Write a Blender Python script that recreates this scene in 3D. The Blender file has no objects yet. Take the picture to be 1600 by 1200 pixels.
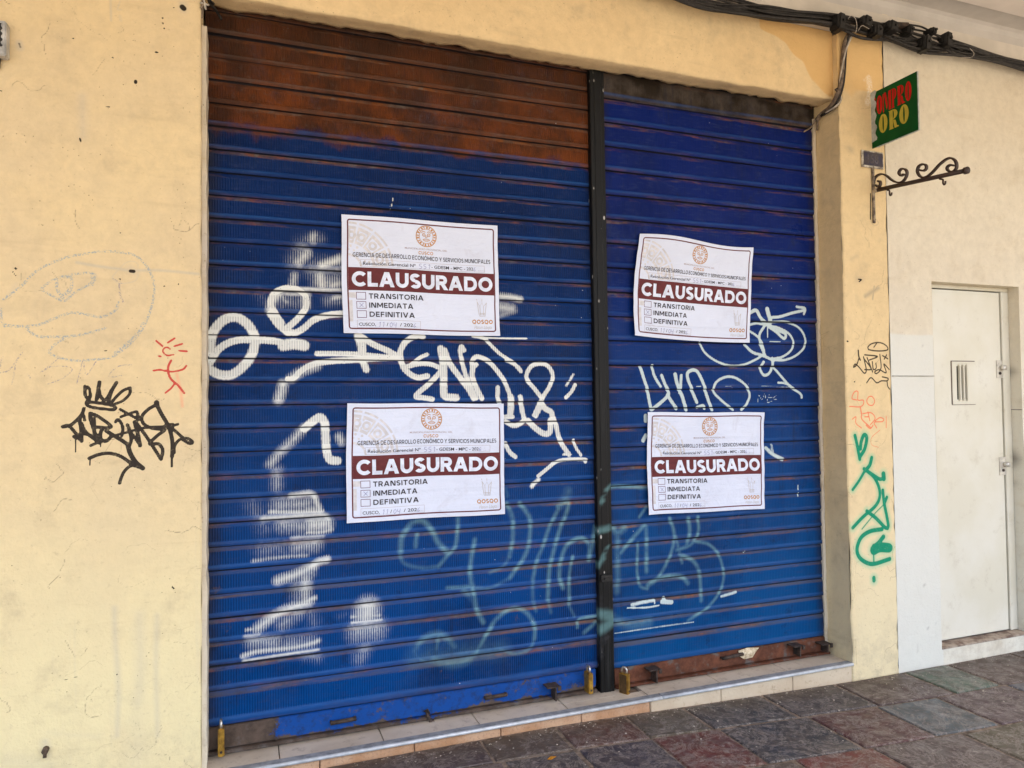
import bpy, bmesh, math, random
import numpy as np
from mathutils import Matrix, Vector
random.seed(7); rng = np.random.default_rng(7)
SC = bpy.context.scene
COL = SC.collection

# ------------------------------------------------------------------ camera
F, YAW, PIT, ROL = 1129.8339, math.radians(20.33038), math.radians(1.56184), math.radians(-0.68602)
EYE = np.array([0.0, -3.02, 1.5])
_cy, _sy, _cp, _sp, _cr, _sr = (math.cos(YAW), math.sin(YAW), math.cos(PIT), math.sin(PIT), math.cos(ROL), math.sin(ROL))
FW = np.array([_sy*_cp, _cy*_cp, _sp]); _r = np.array([_cy, -_sy, 0.0]); _u = np.cross(_r, FW)
RT = _cr*_r + _sr*_u; UP = -_sr*_r + _cr*_u
cd = bpy.data.cameras.new('camera'); cam = bpy.data.objects.new('camera', cd); COL.objects.link(cam)
cd.sensor_width = 36.0; cd.lens = F/1600*36.0; cd.clip_end = 500; cd.clip_start = 0.05
cam.matrix_world = Matrix(((RT[0], UP[0], -FW[0], EYE[0]), (RT[1], UP[1], -FW[1], EYE[1]), (RT[2], UP[2], -FW[2], EYE[2]), (0, 0, 0, 1)))
SC.camera = cam

# ------------------------------------------------------------------ light
SUN_EL, SUN_AZ = math.radians(62), math.radians(150)      # high sun in front of the arcade: its roof keeps the wall in open shade
w = bpy.data.worlds.new('World'); SC.world = w; w.use_nodes = True
nt = w.node_tree; nt.nodes.clear()
sky = nt.nodes.new('ShaderNodeTexSky'); sky.sky_type = 'NISHITA'; sky.sun_disc = False
sky.sun_elevation = SUN_EL; sky.sun_rotation = SUN_AZ; sky.dust_density = 4.0; sky.ozone_density = 1.0
bg = nt.nodes.new('ShaderNodeBackground'); bg.inputs[1].default_value = 0.13
wo = nt.nodes.new('ShaderNodeOutputWorld')
nt.links.new(sky.outputs[0], bg.inputs[0]); nt.links.new(bg.outputs[0], wo.inputs[0])
sl = bpy.data.lights.new('sun', 'SUN'); sl.energy = 3.0; sl.angle = math.radians(0.5); sl.color = (1.0, 0.91, 0.78)
so = bpy.data.objects.new('sun', sl); COL.objects.link(so)
sd = Vector((math.sin(SUN_AZ)*math.cos(SUN_EL), math.cos(SUN_AZ)*math.cos(SUN_EL), math.sin(SUN_EL)))
so.rotation_euler = sd.to_track_quat('Z', 'Y').to_euler(); so.location = (5, -10, 12)
SC.view_settings.view_transform = 'Standard'; SC.view_settings.look = 'None'
SC.view_settings.exposure = 2.12; SC.view_settings.gamma = 1.0

# ------------------------------------------------------------------ helpers
def ray(u, v): return FW + RT*(u-800)/F - UP*(v-600)/F
def onY(u, v, y=0.0):
    d = ray(u, v); return EYE + d*((y-EYE[1])/d[1])
def onX(u, v, x):
    d = ray(u, v); return EYE + d*((x-EYE[0])/d[0])
def onZ(u, v, z=0.0):
    d = ray(u, v); return EYE + d*((z-EYE[2])/d[2])

def tag(o, label=None, cat=None, group=None, kind=None):
    if label: o['label'] = label
    if cat: o['category'] = cat
    if group: o['group'] = group
    if kind: o['kind'] = kind
    return o
def empty(name, loc, label, cat, group=None):
    o = bpy.data.objects.new(name, None); COL.objects.link(o); o.location = loc; o.empty_display_size = 0.1
    return tag(o, label, cat, group)
def link(name, verts, faces, mat, parent=None, smooth=False, attrs=None):
    me = bpy.data.meshes.new(name); me.from_pydata([tuple(map(float, v)) for v in verts], [], [tuple(map(int, f)) for f in faces]); me.update()
    if smooth: me.polygons.foreach_set('use_smooth', [True]*len(me.polygons))
    for k, a in (attrs or {}).items():
        at = me.attributes.new(k, 'FLOAT', 'POINT'); at.data.foreach_set('value', np.asarray(a, dtype=np.float32))
    if mat: me.materials.append(mat)
    o = bpy.data.objects.new(name, me); COL.objects.link(o)
    if parent:
        o.parent = parent
        if parent.type == 'EMPTY': o.matrix_parent_inverse = Matrix.Translation(-Vector(parent.location))
    return o
class MB:
    def __init__(s): s.v = []; s.f = []
    def add(s, V, Fc):
        b = len(s.v); s.v += [tuple(map(float, q)) for q in V]; s.f += [tuple(b+i for i in f) for f in Fc]
    def box(s, x0, x1, y0, y1, z0, z1, bev=0.0, rot=None, ctr=None):
        bm = bmesh.new(); bmesh.ops.create_cube(bm, size=1)
        for v in bm.verts:
            v.co = ((x0+x1)/2+v.co.x*(x1-x0), (y0+y1)/2+v.co.y*(y1-y0), (z0+z1)/2+v.co.z*(z1-z0))
        if bev: bmesh.ops.bevel(bm, geom=bm.edges[:], offset=bev, segments=2, affect='EDGES')
        if rot is not None:
            c = Vector(ctr if ctr is not None else ((x0+x1)/2, (y0+y1)/2, (z0+z1)/2))
            bmesh.ops.rotate(bm, cent=c, matrix=rot, verts=bm.verts[:])
        bm.verts.index_update(); s.add([v.co for v in bm.verts], [[v.index for v in f.verts] for f in bm.faces]); bm.free()
    def tube(s, pts, r, n=8, flat=None, cap=True):
        P = [Vector(p) for p in pts]; m = len(P); rs = r if hasattr(r, '__len__') else [r]*m
        V = []; prev = None
        for i in range(m):
            t = (P[min(i+1, m-1)]-P[max(i-1, 0)]).normalized()
            if prev is None:
                a = Vector((0, 0, 1)) if abs(t.z) < 0.9 else Vector((1, 0, 0)); nrm = t.cross(a).normalized()
            else: nrm = (prev - t*prev.dot(t)).normalized()
            prev = nrm; bn = t.cross(nrm)
            for k in range(n):
                an = 2*math.pi*k/n; V.append(P[i]+(nrm*math.cos(an)+bn*math.sin(an))*rs[i])
        Fc = [[i*n+k, i*n+(k+1) % n, (i+1)*n+(k+1) % n, (i+1)*n+k] for i in range(m-1) for k in range(n)]
        if cap: Fc += [list(range(n))[::-1], [(m-1)*n+k for k in range(n)]]
        s.add(V, Fc)
    def build(s, name, mat, parent=None, smooth=False): return link(name, s.v, s.f, mat, parent, smooth)
def catmull(pts, step):
    P = [np.array(p, float) for p in pts]
    if len(P) < 3: 
        n = max(2, int(np.linalg.norm(P[-1]-P[0])/step)+1)
        return [P[0]+(P[-1]-P[0])*i/n for i in range(n+1)]
    Q = [2*P[0]-P[1]]+P+[2*P[-1]-P[-2]]; out = []
    for i in range(1, len(Q)-2):
        n = max(2, int(np.linalg.norm(Q[i+1]-Q[i])/step)+1)
        for k in range(n):
            t = k/n
            out.append(0.5*((2*Q[i])+(-Q[i-1]+Q[i+1])*t+(2*Q[i-1]-5*Q[i]+4*Q[i+1]-Q[i+2])*t*t+(-Q[i-1]+3*Q[i]-3*Q[i+1]+Q[i+2])*t**3))
    out.append(P[-1]); return out
def strokes_to_plane(groups, plane_y):
    """groups: list of (ox, oy, scale, [ (pts, width, strength) ... ]) traced on the photo -> list of (Nx2 world x,z ; radius ; strength)"""
    out = []
    for ox, oy, sc, L in groups:
        for st in L:
            pts, wd = st[0], st[1]; s = st[2] if len(st) > 2 else 1.0
            pp = catmull([(ox+x/sc, oy+y/sc) for x, y in pts], 3.0)
            W = np.array([onY(u, v, plane_y)[[0, 2]] for u, v in pp])
            u, v = pp[len(pp)//2]; m = abs(onY(u, v+1, plane_y)[2]-onY(u, v, plane_y)[2])
            out.append((W, wd/sc*m/2, s))
    return out
def raster(X, Z, strokes, soft, pad=0.0):
    M = np.zeros(len(X), np.float32)
    for W, r, s in strokes:
        r = max(r+pad, 0.0012); hi = r*(1+soft)
        b = np.nonzero((X > W[:, 0].min()-hi) & (X < W[:, 0].max()+hi) & (Z > W[:, 1].min()-hi) & (Z < W[:, 1].max()+hi))[0]
        if len(b) == 0: continue
        x, z = X[b], Z[b]; best = np.full(len(b), 1e9)
        for i in range(len(W)-1):
            a = W[i]; e = W[i+1]-a; L2 = max(e@e, 1e-12)
            t = np.clip(((x-a[0])*e[0]+(z-a[1])*e[1])/L2, 0, 1)
            best = np.minimum(best, (x-a[0]-t*e[0])**2+(z-a[1]-t*e[1])**2)
        d = np.sqrt(best); m = s*np.clip((hi-d)/(2*soft*r), 0, 1)
        M[b] = np.maximum(M[b], m)
    return M
def grid(xs, zs, yf):
    X, Z = np.meshgrid(xs, zs); X = X.ravel(); Z = Z.ravel(); Y = yf(X, Z) if callable(yf) else np.full(len(X), yf)
    nx, nz = len(xs), len(zs); i = np.arange(nx-1)[None, :]+np.arange(nz-1)[:, None]*nx; i = i.ravel()
    return np.stack([X, Y, Z], 1), np.stack([i, i+1, i+1+nx, i+nx], 1)
def vnoise(x, z, sx, sz, seed):
    r = np.random.default_rng(seed); T = r.random((64, 64)); fx, fz = x/sx, z/sz
    ix, iz = np.floor(fx).astype(int), np.floor(fz).astype(int); tx, tz = fx-ix, fz-iz; tx = tx*tx*(3-2*tx); tz = tz*tz*(3-2*tz)
    g = lambda a, b: T[a % 64, b % 64]
    return (g(ix, iz)*(1-tx)+g(ix+1, iz)*tx)*(1-tz)+(g(ix, iz+1)*(1-tx)+g(ix+1, iz+1)*tx)*tz

# ------------------------------------------------------------------ materials
class NT:
    def __init__(s, name, rough=0.8, spec=0.3, metal=0.0):
        s.m = bpy.data.materials.new(name); s.m.use_nodes = True; s.t = s.m.node_tree; s.t.nodes.clear()
        s.o = s.t.nodes.new('ShaderNodeOutputMaterial'); s.p = s.t.nodes.new('ShaderNodeBsdfPrincipled'); s.t.links.new(s.p.outputs[0], s.o.inputs[0])
        s.p.inputs['Roughness'].default_value = rough; s.p.inputs['Specular IOR Level'].default_value = spec; s.p.inputs['Metallic'].default_value = metal
        s.tc = s.t.nodes.new('ShaderNodeTexCoord').outputs['Object']
    def set(s, sock, v):
        if hasattr(v, 'is_linked'): s.t.links.new(v, sock)
        elif isinstance(v, tuple) and len(v) == 3 and sock.type == 'RGBA': sock.default_value = (*v, 1)
        else: sock.default_value = v
    def map(s, scale):
        n = s.t.nodes.new('ShaderNodeMapping'); s.t.links.new(s.tc, n.inputs[0]); n.inputs['Scale'].default_value = scale; return n.outputs[0]
    def noise(s, scale, detail=4, rough=0.55, vec=None, stretch=None, dist=0.0):
        n = s.t.nodes.new('ShaderNodeTexNoise'); n.inputs['Scale'].default_value = scale; n.inputs['Detail'].default_value = detail
        n.inputs['Roughness'].default_value = rough; n.inputs['Distortion'].default_value = dist
        s.t.links.new(s.map(stretch) if stretch else (vec or s.tc), n.inputs['Vector']); return n.outputs['Fac']
    def voro(s, scale, stretch=None, feature='F1'):
        n = s.t.nodes.new('ShaderNodeTexVoronoi'); n.feature = feature; n.inputs['Scale'].default_value = scale
        s.t.links.new(s.map(stretch) if stretch else s.tc, n.inputs['Vector']); return n.outputs['Distance']
    def ramp(s, v, a, b, c0=0.0, c1=1.0):
        n = s.t.nodes.new('ShaderNodeMapRange'); n.interpolation_type = 'SMOOTHSTEP'; s.set(n.inputs[0], v)
        n.inputs[1].default_value = a; n.inputs[2].default_value = b; n.inputs[3].default_value = c0; n.inputs[4].default_value = c1; return n.outputs[0]
    def math(s, op, a, b=0.0, c=0.0):
        n = s.t.nodes.new('ShaderNodeMath'); n.operation = op; s.set(n.inputs[0], a); s.set(n.inputs[1], b); s.set(n.inputs[2], c); return n.outputs[0]
    def mix(s, f, a, b, mode='MIX'):
        n = s.t.nodes.new('ShaderNodeMix'); n.data_type = 'RGBA'; n.blend_type = mode
        s.set(n.inputs[0], f); s.set(n.inputs[6], a); s.set(n.inputs[7], b); return n.outputs[2]
    def attr(s, name):
        n = s.t.nodes.new('ShaderNodeAttribute'); n.attribute_name = name; return n.outputs['Fac']
    def attrc(s, name):
        n = s.t.nodes.new('ShaderNodeAttribute'); n.attribute_name = name; return n.outputs['Color']
    def xyz(s):
        n = s.t.nodes.new('ShaderNodeSeparateXYZ'); s.t.links.new(s.tc, n.inputs[0]); return n.outputs
    def bump(s, h, strength=0.3, dist=0.01):
        n = s.t.nodes.new('ShaderNodeBump'); n.inputs['Strength'].default_value = strength; n.inputs['Distance'].default_value = dist
        s.set(n.inputs['Height'], h); s.t.links.new(n.outputs[0], s.p.inputs['Normal'])
    def col(s, c): s.set(s.p.inputs['Base Color'], c); return s
    def rough(s, v): s.set(s.p.inputs['Roughness'], v); return s

def simple(name, c, rough=0.6, spec=0.3, metal=0.0, var=0.25, scale=30, c2=None, bump=0.0):
    n = NT(name, rough, spec, metal); k = n.noise(scale, 5, 0.6)
    d = c2 or tuple(x*(1-var*1.4) for x in c); l = tuple(min(1, x*(1+var*0.5)) for x in c)
    n.col(n.mix(n.ramp(k, 0.3, 0.7), d, l))
    if bump: n.bump(n.noise(scale*3, 4), bump, 0.004)
    return n.m

def plaster(name, base, alt, low, low_z=(0.2, 1.6), dirt=0.5, marks=()):
    """painted render: slow mottling, a paler lower part (on yellow walls sky light put into the colour), fine pitting, hairline scratches; marks = [(attribute, colour, lo, hi, amount)]"""
    n = NT(name, 0.86, 0.2); z = n.xyz()[2]
    c = n.mix(n.ramp(n.noise(1.7, 5, 0.6), 0.35, 0.68), base, alt)
    md = n.ramp(n.noise(19, 6, .72), .30, .72); c = n.mix(n.math('MULTIPLY', md, .34), c, tuple(v*.72 for v in alt)); tw = n.ramp(n.noise(8, 6, .7, dist=1.4), .55, .70); c = n.mix(n.math('MULTIPLY', tw, .20), c, tuple(min(1, v*1.14) for v in base))
    lowm = n.math('MULTIPLY', n.ramp(z, low_z[1], low_z[0]), n.ramp(n.noise(2.6, 4), 0.2, 0.6, 0.55, 1.0))
    c = n.mix(lowm, c, low)
    blot = n.ramp(n.noise(5.5, 6, 0.65), 0.5, 0.78); c = n.mix(n.math('MULTIPLY', blot, 0.62*dirt), c, (0.42, 0.33, 0.21))
    fine = n.ramp(n.noise(42, 6, 0.7), 0.56, 0.78); c = n.mix(n.math('MULTIPLY', fine, 0.55*dirt), c, (0.36, 0.27, 0.17))
    drip = n.ramp(n.noise(1.0, 4, 0.6, stretch=(16, 16, 0.9)), 0.6, 0.8); drip = n.math('MULTIPLY', drip, n.ramp(z, 2.2, 0.2, 0.1, 0.6)); c = n.mix(n.math('MULTIPLY', drip, 0.5*dirt), c, (0.50, 0.46, 0.40))
    brush = n.ramp(n.noise(1.0, 5, .65, stretch=(2.2, 2.2, 16)), .54, .76); c = n.mix(n.math('MULTIPLY', brush, .45*dirt), c, (.50, .38, .22))
    pit = n.math('MULTIPLY', n.ramp(n.voro(38), .10, .05), n.ramp(n.noise(2.7, 3), .46, .58)); c = n.mix(n.math('MULTIPLY', pit, 1.0*dirt), c, (.24, .17, .1))
    scr = n.ramp(n.voro(7, stretch=(1.0, 1.0, 1.6), feature='DISTANCE_TO_EDGE'), 0.012, 0.0)
    scr = n.math('MULTIPLY', scr, n.ramp(n.noise(3.1, 3), 0.6, 0.68)); c = n.mix(n.math('MULTIPLY', scr, 0.55*dirt), c, (0.28, 0.2, 0.12))
    foot = n.math('MULTIPLY', n.ramp(z, 0.42, 0.0), n.ramp(n.noise(9, 6, 0.7), 0.42, 0.66)); c = n.mix(n.math('MULTIPLY', foot, 0.6*dirt), c, (0.33, 0.27, 0.2))
    for a, colr, lo, hi, amt in marks:
        f = n.ramp(n.attr(a), lo, hi)
        if amt < 0: f = n.math('MULTIPLY', n.ramp(n.noise(150, 3, 0.7), 0.44, 0.60), n.math('MULTIPLY', f, -amt))   # crayon: broken by the grain
        elif a in ('black', 'green', 'red'): f = n.math('MULTIPLY', f, n.ramp(n.noise(48, 6, .75), .22, .5, amt*.66, amt))
        else: f = n.math('MULTIPLY', f, amt)
        c = n.mix(f, c, colr)
    n.col(c)
    h = n.math('ADD', n.math('MULTIPLY', n.noise(14, 5, 0.6), 0.6), n.math('MULTIPLY', n.noise(90, 4, 0.65), 0.25))
    n.bump(n.math('SUBTRACT', n.math('SUBTRACT', h, n.math('MULTIPLY', scr, 0.15)), n.math('MULTIPLY', pit, .3)), 0.6, 0.013); return n.m

YB, YA, YL = (0.765, 0.595, 0.335), (0.71, 0.56, 0.34), (0.81, 0.71, 0.41)  # last one: lower wall, sky light put into the yellow
M_wall = plaster('yellow plaster', YB, YA, YL, dirt=.7, marks=[('crack', (.27, .19, .115), .1, .9, .75),
    ('smear', (0.46, 0.43, 0.38), 0.05, 0.95, 0.5), ('crayon', (0.20, 0.30, 0.38), 0.3, 0.8, -0.72), ('pencil', (0.25, 0.2, 0.26), 0.3, 0.8, -0.75),
    ('drip', (0.85, 0.25, 0.16), 0.1, 0.9, 0.5), ('red', (0.55, 0.03, 0.03), 0.4, 0.6, 0.92), ('black', (0.018, 0.014, 0.014), 0.42, 0.58, 0.97), ('hole', (0.03, 0.022, 0.015), 0.35, 0.7, 1.0)])
M_pier = plaster('pier plaster', (0.78, .60, .335), (0.74, 0.56, 0.31), (0.76, 0.65, 0.41), dirt=.7, marks=[('crack', (.27, .19, .115), .1, .9, .75),
    ('patch', (0.74, 0.46, 0.17), 0.35, 0.6, 0.6), ('smear', (0.33, 0.27, 0.2), 0.05, 0.95, 0.6), ('pale', (0.84, 0.78, 0.66), 0.3, 0.7, -0.9),
    ('red', (0.80, 0.12, 0.05), 0.3, 0.7, 0.75), ('black', (0.03, 0.02, 0.015), 0.3, 0.7, 0.95), ('halo', (0.05, 0.52, 0.30), 0.0, 1.0, 0.75),
    ('green', (0.0, 0.235, 0.125), 0.3, 0.7, 0.97), ('hole', (0.03, 0.022, 0.015), 0.35, 0.7, 1.0)])
M_lint = plaster('lintel plaster', (0.83, 0.64, 0.365), (0.78, 0.59, 0.33), YB, (-2, -1), 0.7, marks=[('patch', (0.72, 0.44, 0.16), 0.35, 0.6, 0.75), ('pale', (0.8, 0.74, 0.6), 0.3, 0.7, 0.9)])
M_white = plaster('white plaster', (0.74, 0.665, 0.52), (0.70, 0.62, 0.48), (0.72, 0.70, 0.60), (0.9, 2.3), 0.55, marks=[('panel', (0.69, 0.69, 0.625), 0.3, 0.7, 0.8), ('smear', (0.10, 0.09, 0.085), 0.05, 0.95, 0.75), ('pale', (0.85, 0.82, 0.74), 0.3, 0.7, 0.8)])
M_ceil = simple('ceiling shade grey', (0.56, 0.53, 0.49), 0.9, 0.2, var=0.08, scale=4)  # strip along the wall: its shade put into a darker grey
M_ceil2 = simple('ceiling paint pale', (0.80, 0.74, 0.68), 0.9, 0.2, var=0.06, scale=3)
M_dark = simple('dark interior', (0.02, 0.018, 0.016), 0.9, 0.1)
M_black = simple('black rubber', (0.018, 0.017, 0.016), 0.5, 0.35, var=0.4, scale=60)
M_cable = simple('dusty black cable', (0.028, 0.025, 0.023), 0.55, 0.3, var=0.5, scale=40, c2=(0.012, 0.011, 0.01))
M_conduit = simple('grimy grey conduit', (0.20, 0.15, 0.105), 0.7, 0.3, var=0.5, scale=35, c2=(0.07, 0.05, 0.04))
M_wire = simple('pale wire', (0.5, 0.45, 0.38), 0.6, 0.3)
M_iron = simple('wrought iron paint', (0.028, 0.018, 0.015), 0.5, 0.4, var=0.5, scale=50, c2=(0.05, 0.022, 0.012))
M_brass = simple('brass', (0.52, 0.31, 0.05), 0.42, 0.5, 0.75, var=0.3, scale=45, c2=(0.26, 0.14, 0.03))
M_brown = simple('padlock side', (0.13, 0.075, 0.03), 0.5, 0.4, 0.5, var=0.3)
M_steel = simple('shackle steel', (0.62, 0.6, 0.56), 0.35, 0.5, 0.9, var=0.2)
M_rustd = simple('dark rusty steel', (0.06, 0.04, 0.03), 0.7, 0.3, 0.0, var=0.6, scale=45, c2=(0.022, 0.018, 0.016), bump=0.3)

# ------------------------------------------------------------------ traced strokes
L_WHITE = [
 (300, 300, 4, [([(110,1000),(130,880),(200,800),(280,785),(350,830),(392,910),(380,1000),(330,1080),(250,1140),(170,1140),(110,1110)],60),
  ([(110,1070),(170,980),(270,930),(400,925),(530,935),(600,960)],46),([(570,960),(640,950),(700,960)],72),([(100,960),(130,900)],50),
  ([(560,820),(520,760),(492,700),(510,640),(570,605),(650,605),(708,650),(715,710),(680,770),(630,820),(580,860)],42),
  ([(580,860),(640,880),(700,850),(760,800),(850,770),(950,760)],42),([(490,760),(540,830),(600,880)],46),
  ([(1040,900),(1060,960),(1060,1030)],58),([(1050,900),(1130,950),(1220,990),(1275,1022)],40),([(780,1010),(900,1010),(1050,1015),(1200,1030),(1280,1030)],34),
  ([(1280,1035),(1150,1040),(1000,1050),(850,1060),(750,1080),(680,1120),(640,1160),(600,1170)],40),([(1060,1040),(1090,1110)],50,.8),([(1260,30),(1240,110)],7,.7)]),
 (600, 510, 8, [([(480,130),(430,115),(330,150),(250,220),(205,320),(212,420),(250,520),(330,600),(430,640),(540,620)],78),
  ([(540,350),(450,390),(350,470),(280,510)],52),([(300,500),(420,470),(560,470),(680,510),(760,560)],64),
  ([(710,560),(640,640),(560,720),(430,830),(400,880),(480,890),(600,910)],70),([(710,280),(730,380),(740,470),(745,600),(745,720),(745,840),(780,880),(900,890)],98),
  ([(760,300),(800,420),(860,520),(920,600),(980,680),(1060,790),(1120,900)],78),([(1000,300),(970,250),(950,300),(970,420),(1000,540),(1040,660),(1090,780),(1150,900)],60),
  ([(1150,480),(1120,500),(1100,580),(1110,660),(1160,780),(1220,900)],70),([(1110,560),(1100,440),(1150,380),(1240,400),(1340,470),(1440,590),(1510,700),(1570,850)],62),
  ([(1120,120),(1250,150),(1330,230),(1430,330),(1530,400),(1620,460),(1700,530)],46),([(1100,125),(1350,145),(1600,152),(1780,152)],22),([(1420,760),(1420,900),(1450,960)],56)]),
 (760, 510, 8, [([(300,880),(310,980),(300,1100)],88),([(220,1130),(330,1130)],56),([(420,880),(440,1000),(470,1140)],66),
  ([(690,900),(600,780),(510,670),(505,590),(560,500),(660,465),(760,490),(820,580),(820,670),(770,780),(700,890),(640,1020),(600,1110)],58),
  ([(690,950),(660,1040),(620,1120)],62),([(690,960),(740,1030),(810,1070),(830,1140)],76),([(1085,600),(1000,740)],44,.6),([(1110,730),(1060,820),(990,890)],50),([(250,420),(350,470),(430,560)],62,.8)]),
 (760, 640, 8, [([(240,150),(340,200),(430,170),(480,120)],70,.85),([(520,140),(620,240),(720,300),(790,280),(800,130)],78),([(830,100),(870,200),(900,340),(960,460),(1030,560)],66),
  ([(1080,380),(1120,480),(1180,570)],40),([(960,560),(1050,560)],30),([(230,420),(290,530),(360,590)],60),
  ([(1240,650),(1235,625),(1100,620),(950,630),(860,660),(760,740),(650,830)],50),([(650,880),(590,930),(570,960)],76,.6)]),
 (300, 560, 4, [([(700,440),(760,390),(800,368),(828,400),(835,480),(840,560),(860,630),(910,640)],54)])]
L_HAZE = [
 (380, 340, 8, [([(880,230),(870,280)],90,.65),([(790,450),(690,560)],110,.7),([(1210,520),(1100,560),(980,600)],84,.95),([(640,720),(620,840)],80,.6),
  ([(520,890),(700,890),(1000,900),(1220,900)],40,.8),([(960,740),(985,840)],112,.85),([(1210,820),(1100,850)],80,.75),([(430,970),(360,1050),(340,1150)],84,.95),
  ([(780,960),(780,1100)],84,.9),([(540,1060),(480,960),(640,960),(750,960)],50,.6),([(1220,1000),(1130,1010)],60,.7),([(1480,800),(1660,840)],80,.0)]),
 (700, 300, 4, [([(325,650),(380,655),(450,670)],40,.85),([(325,720),(400,730)],60,.75),([(330,770),(420,740)],40,.5)]),
 (300, 560, 4, [([(570,160),(560,200),(540,260)],62,.8),([(780,45),(690,80),(620,125)],60,.75),([(490,660),(540,600),(610,530),(680,460)],64,.6),([(530,700),(530,800)],90,.42),([(920,490),(935,520)],56,.75),([(640,500),(700,430)],50,.7)]),
 (380, 740, 4, [([(220,200),(400,185)],120,.5),([(400,225),(470,225)],60,.6),([(430,320),(505,315)],110,.8),([(240,320),(380,330)],110,.5),([(330,460),(450,440)],110,.5),([(120,480),(250,470)],150,.28),([(60,200),(140,340)],150,.25),
  ([(300,140),(425,126),(462,190),(480,235)],40,.85),([(170,240),(320,240),(490,236)],34,.85),([(120,280),(300,268),(480,256),(530,285),(545,350)],40,.75),([(400,368),(490,366),(540,352)],26,.8),([(60,545),(250,520),(400,510)],28,.55),([(300,400),(500,388)],26,.55),
  ([(524,537),(470,552),(420,590)],46,1),([(440,580),(330,630),(215,668)],60,.85),([(420,620),(300,650)],80,.5),([(390,650),(385,790)],90,.62),([(330,680),(330,780)],110,.3),([(445,775),(390,800)],36,.9),([(410,800),(270,850),(180,900),(90,965)],66,.8),([(350,870),(240,940)],110,.4),([(420,860),(440,930)],120,.25),
  ([(60,972),(20,976)],26,.7),([(60,1050),(200,1060)],110,.5),([(280,1070),(420,1060)],120,.42),([(470,1045),(420,1065),(300,1090),(100,1112),(0,1140)],34,.85),([(470,1100),(200,1140),(0,1172)],18,.8),([(380,1130),(470,1150)],90,.3),([(100,1005),(10,1015)],22,.6),
  ([(775,850),(770,880)],150,.9),([(680,895),(850,885)],28,.75),([(680,930),(860,912)],22,.75),([(720,985),(830,975)],160,.5),([(760,1090),(730,1150)],120,.36),([(640,880),(600,890)],60,.2)])]
L_HAZE[0] = (380, 340, 8, [(p_, w_*1.35, s_) for p_, w_, s_ in L_HAZE[0][3] if s_ > 0])
L_HAZE.append((300, 300, 4, [([(690,340),(640,440)],130,.34),([(720,300),(800,290)],90,.3),([(760,480),(930,470)],150,.38),([(800,560),(930,570)],120,.5),([(560,680),(680,690)],130,.32),([(420,640),(480,700)],110,.2),([(850,680),(940,670)],90,.35),([(130,960),(110,1060)],90,.3)]))
L_TEAL = [(600, 740, 3.872, [
  ([(100,470),(110,380),(170,300),(230,285),(280,330),(330,420),(380,470)],34),([(190,440),(200,370)],28),([(445,255),(445,340),(430,440),(380,500),(330,560)],26),
  ([(550,400),(530,500),(520,600),(540,720),(560,820),(600,900)],30),([(740,180),(775,270),(780,380),(760,500)],28),([(820,180),(880,270),(880,400),(850,500),(760,630)],28),
  ([(1060,200),(1010,300),(960,440),(920,540),(900,640)],26),([(1050,200),(1110,170),(1110,210),(1070,320),(1030,450),(1000,580),(990,760)],28),
  ([(1240,520),(1240,430),(1190,390),(1110,430),(1070,520),(1060,620),(1080,690)],28),([(1240,500),(1270,380),(1280,320)],32),([(1140,500),(1120,620),(1120,800)],22),
  ([(560,1080),(630,960),(680,880),(780,815),(860,840),(910,920),(910,1000)],28),([(570,1070),(500,1130),(400,1150),(300,1120)],60,.6),
  ([(190,1070),(240,1000),(340,970),(430,1050)],44,.6),([(1280,900),(1210,960)],26),([(1170,930),(1180,880),(1280,860)],20),([(380,690),(540,680)],22),([(110,380),(92,450),(120,540),(230,570),(330,560)],24,.55),([(760,500),(720,560),(640,600)],22,.4),([(760,630),(640,690),(560,690)],22,.45),([(910,1000),(880,1060),(790,1090),(700,1060)],24,.5),([(180,1075),(230,1130),(300,1140)],26,.5),([(990,760),(1010,840)],22,.5),([(900,640),(900,760),(920,830)],24,.5),([(1120,800),(1150,860)],20,.5),([(320,1060),(330,980)],30,.6),([(480,700),(540,760)],40,.5),([(200,1100),(700,1060)],130,.3)]),
 (760, 640, 8, [([(1020,1020),(1000,1080),(930,1190)],110,.5),([(240,1000),(260,1080)],50,.4)])]
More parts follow.
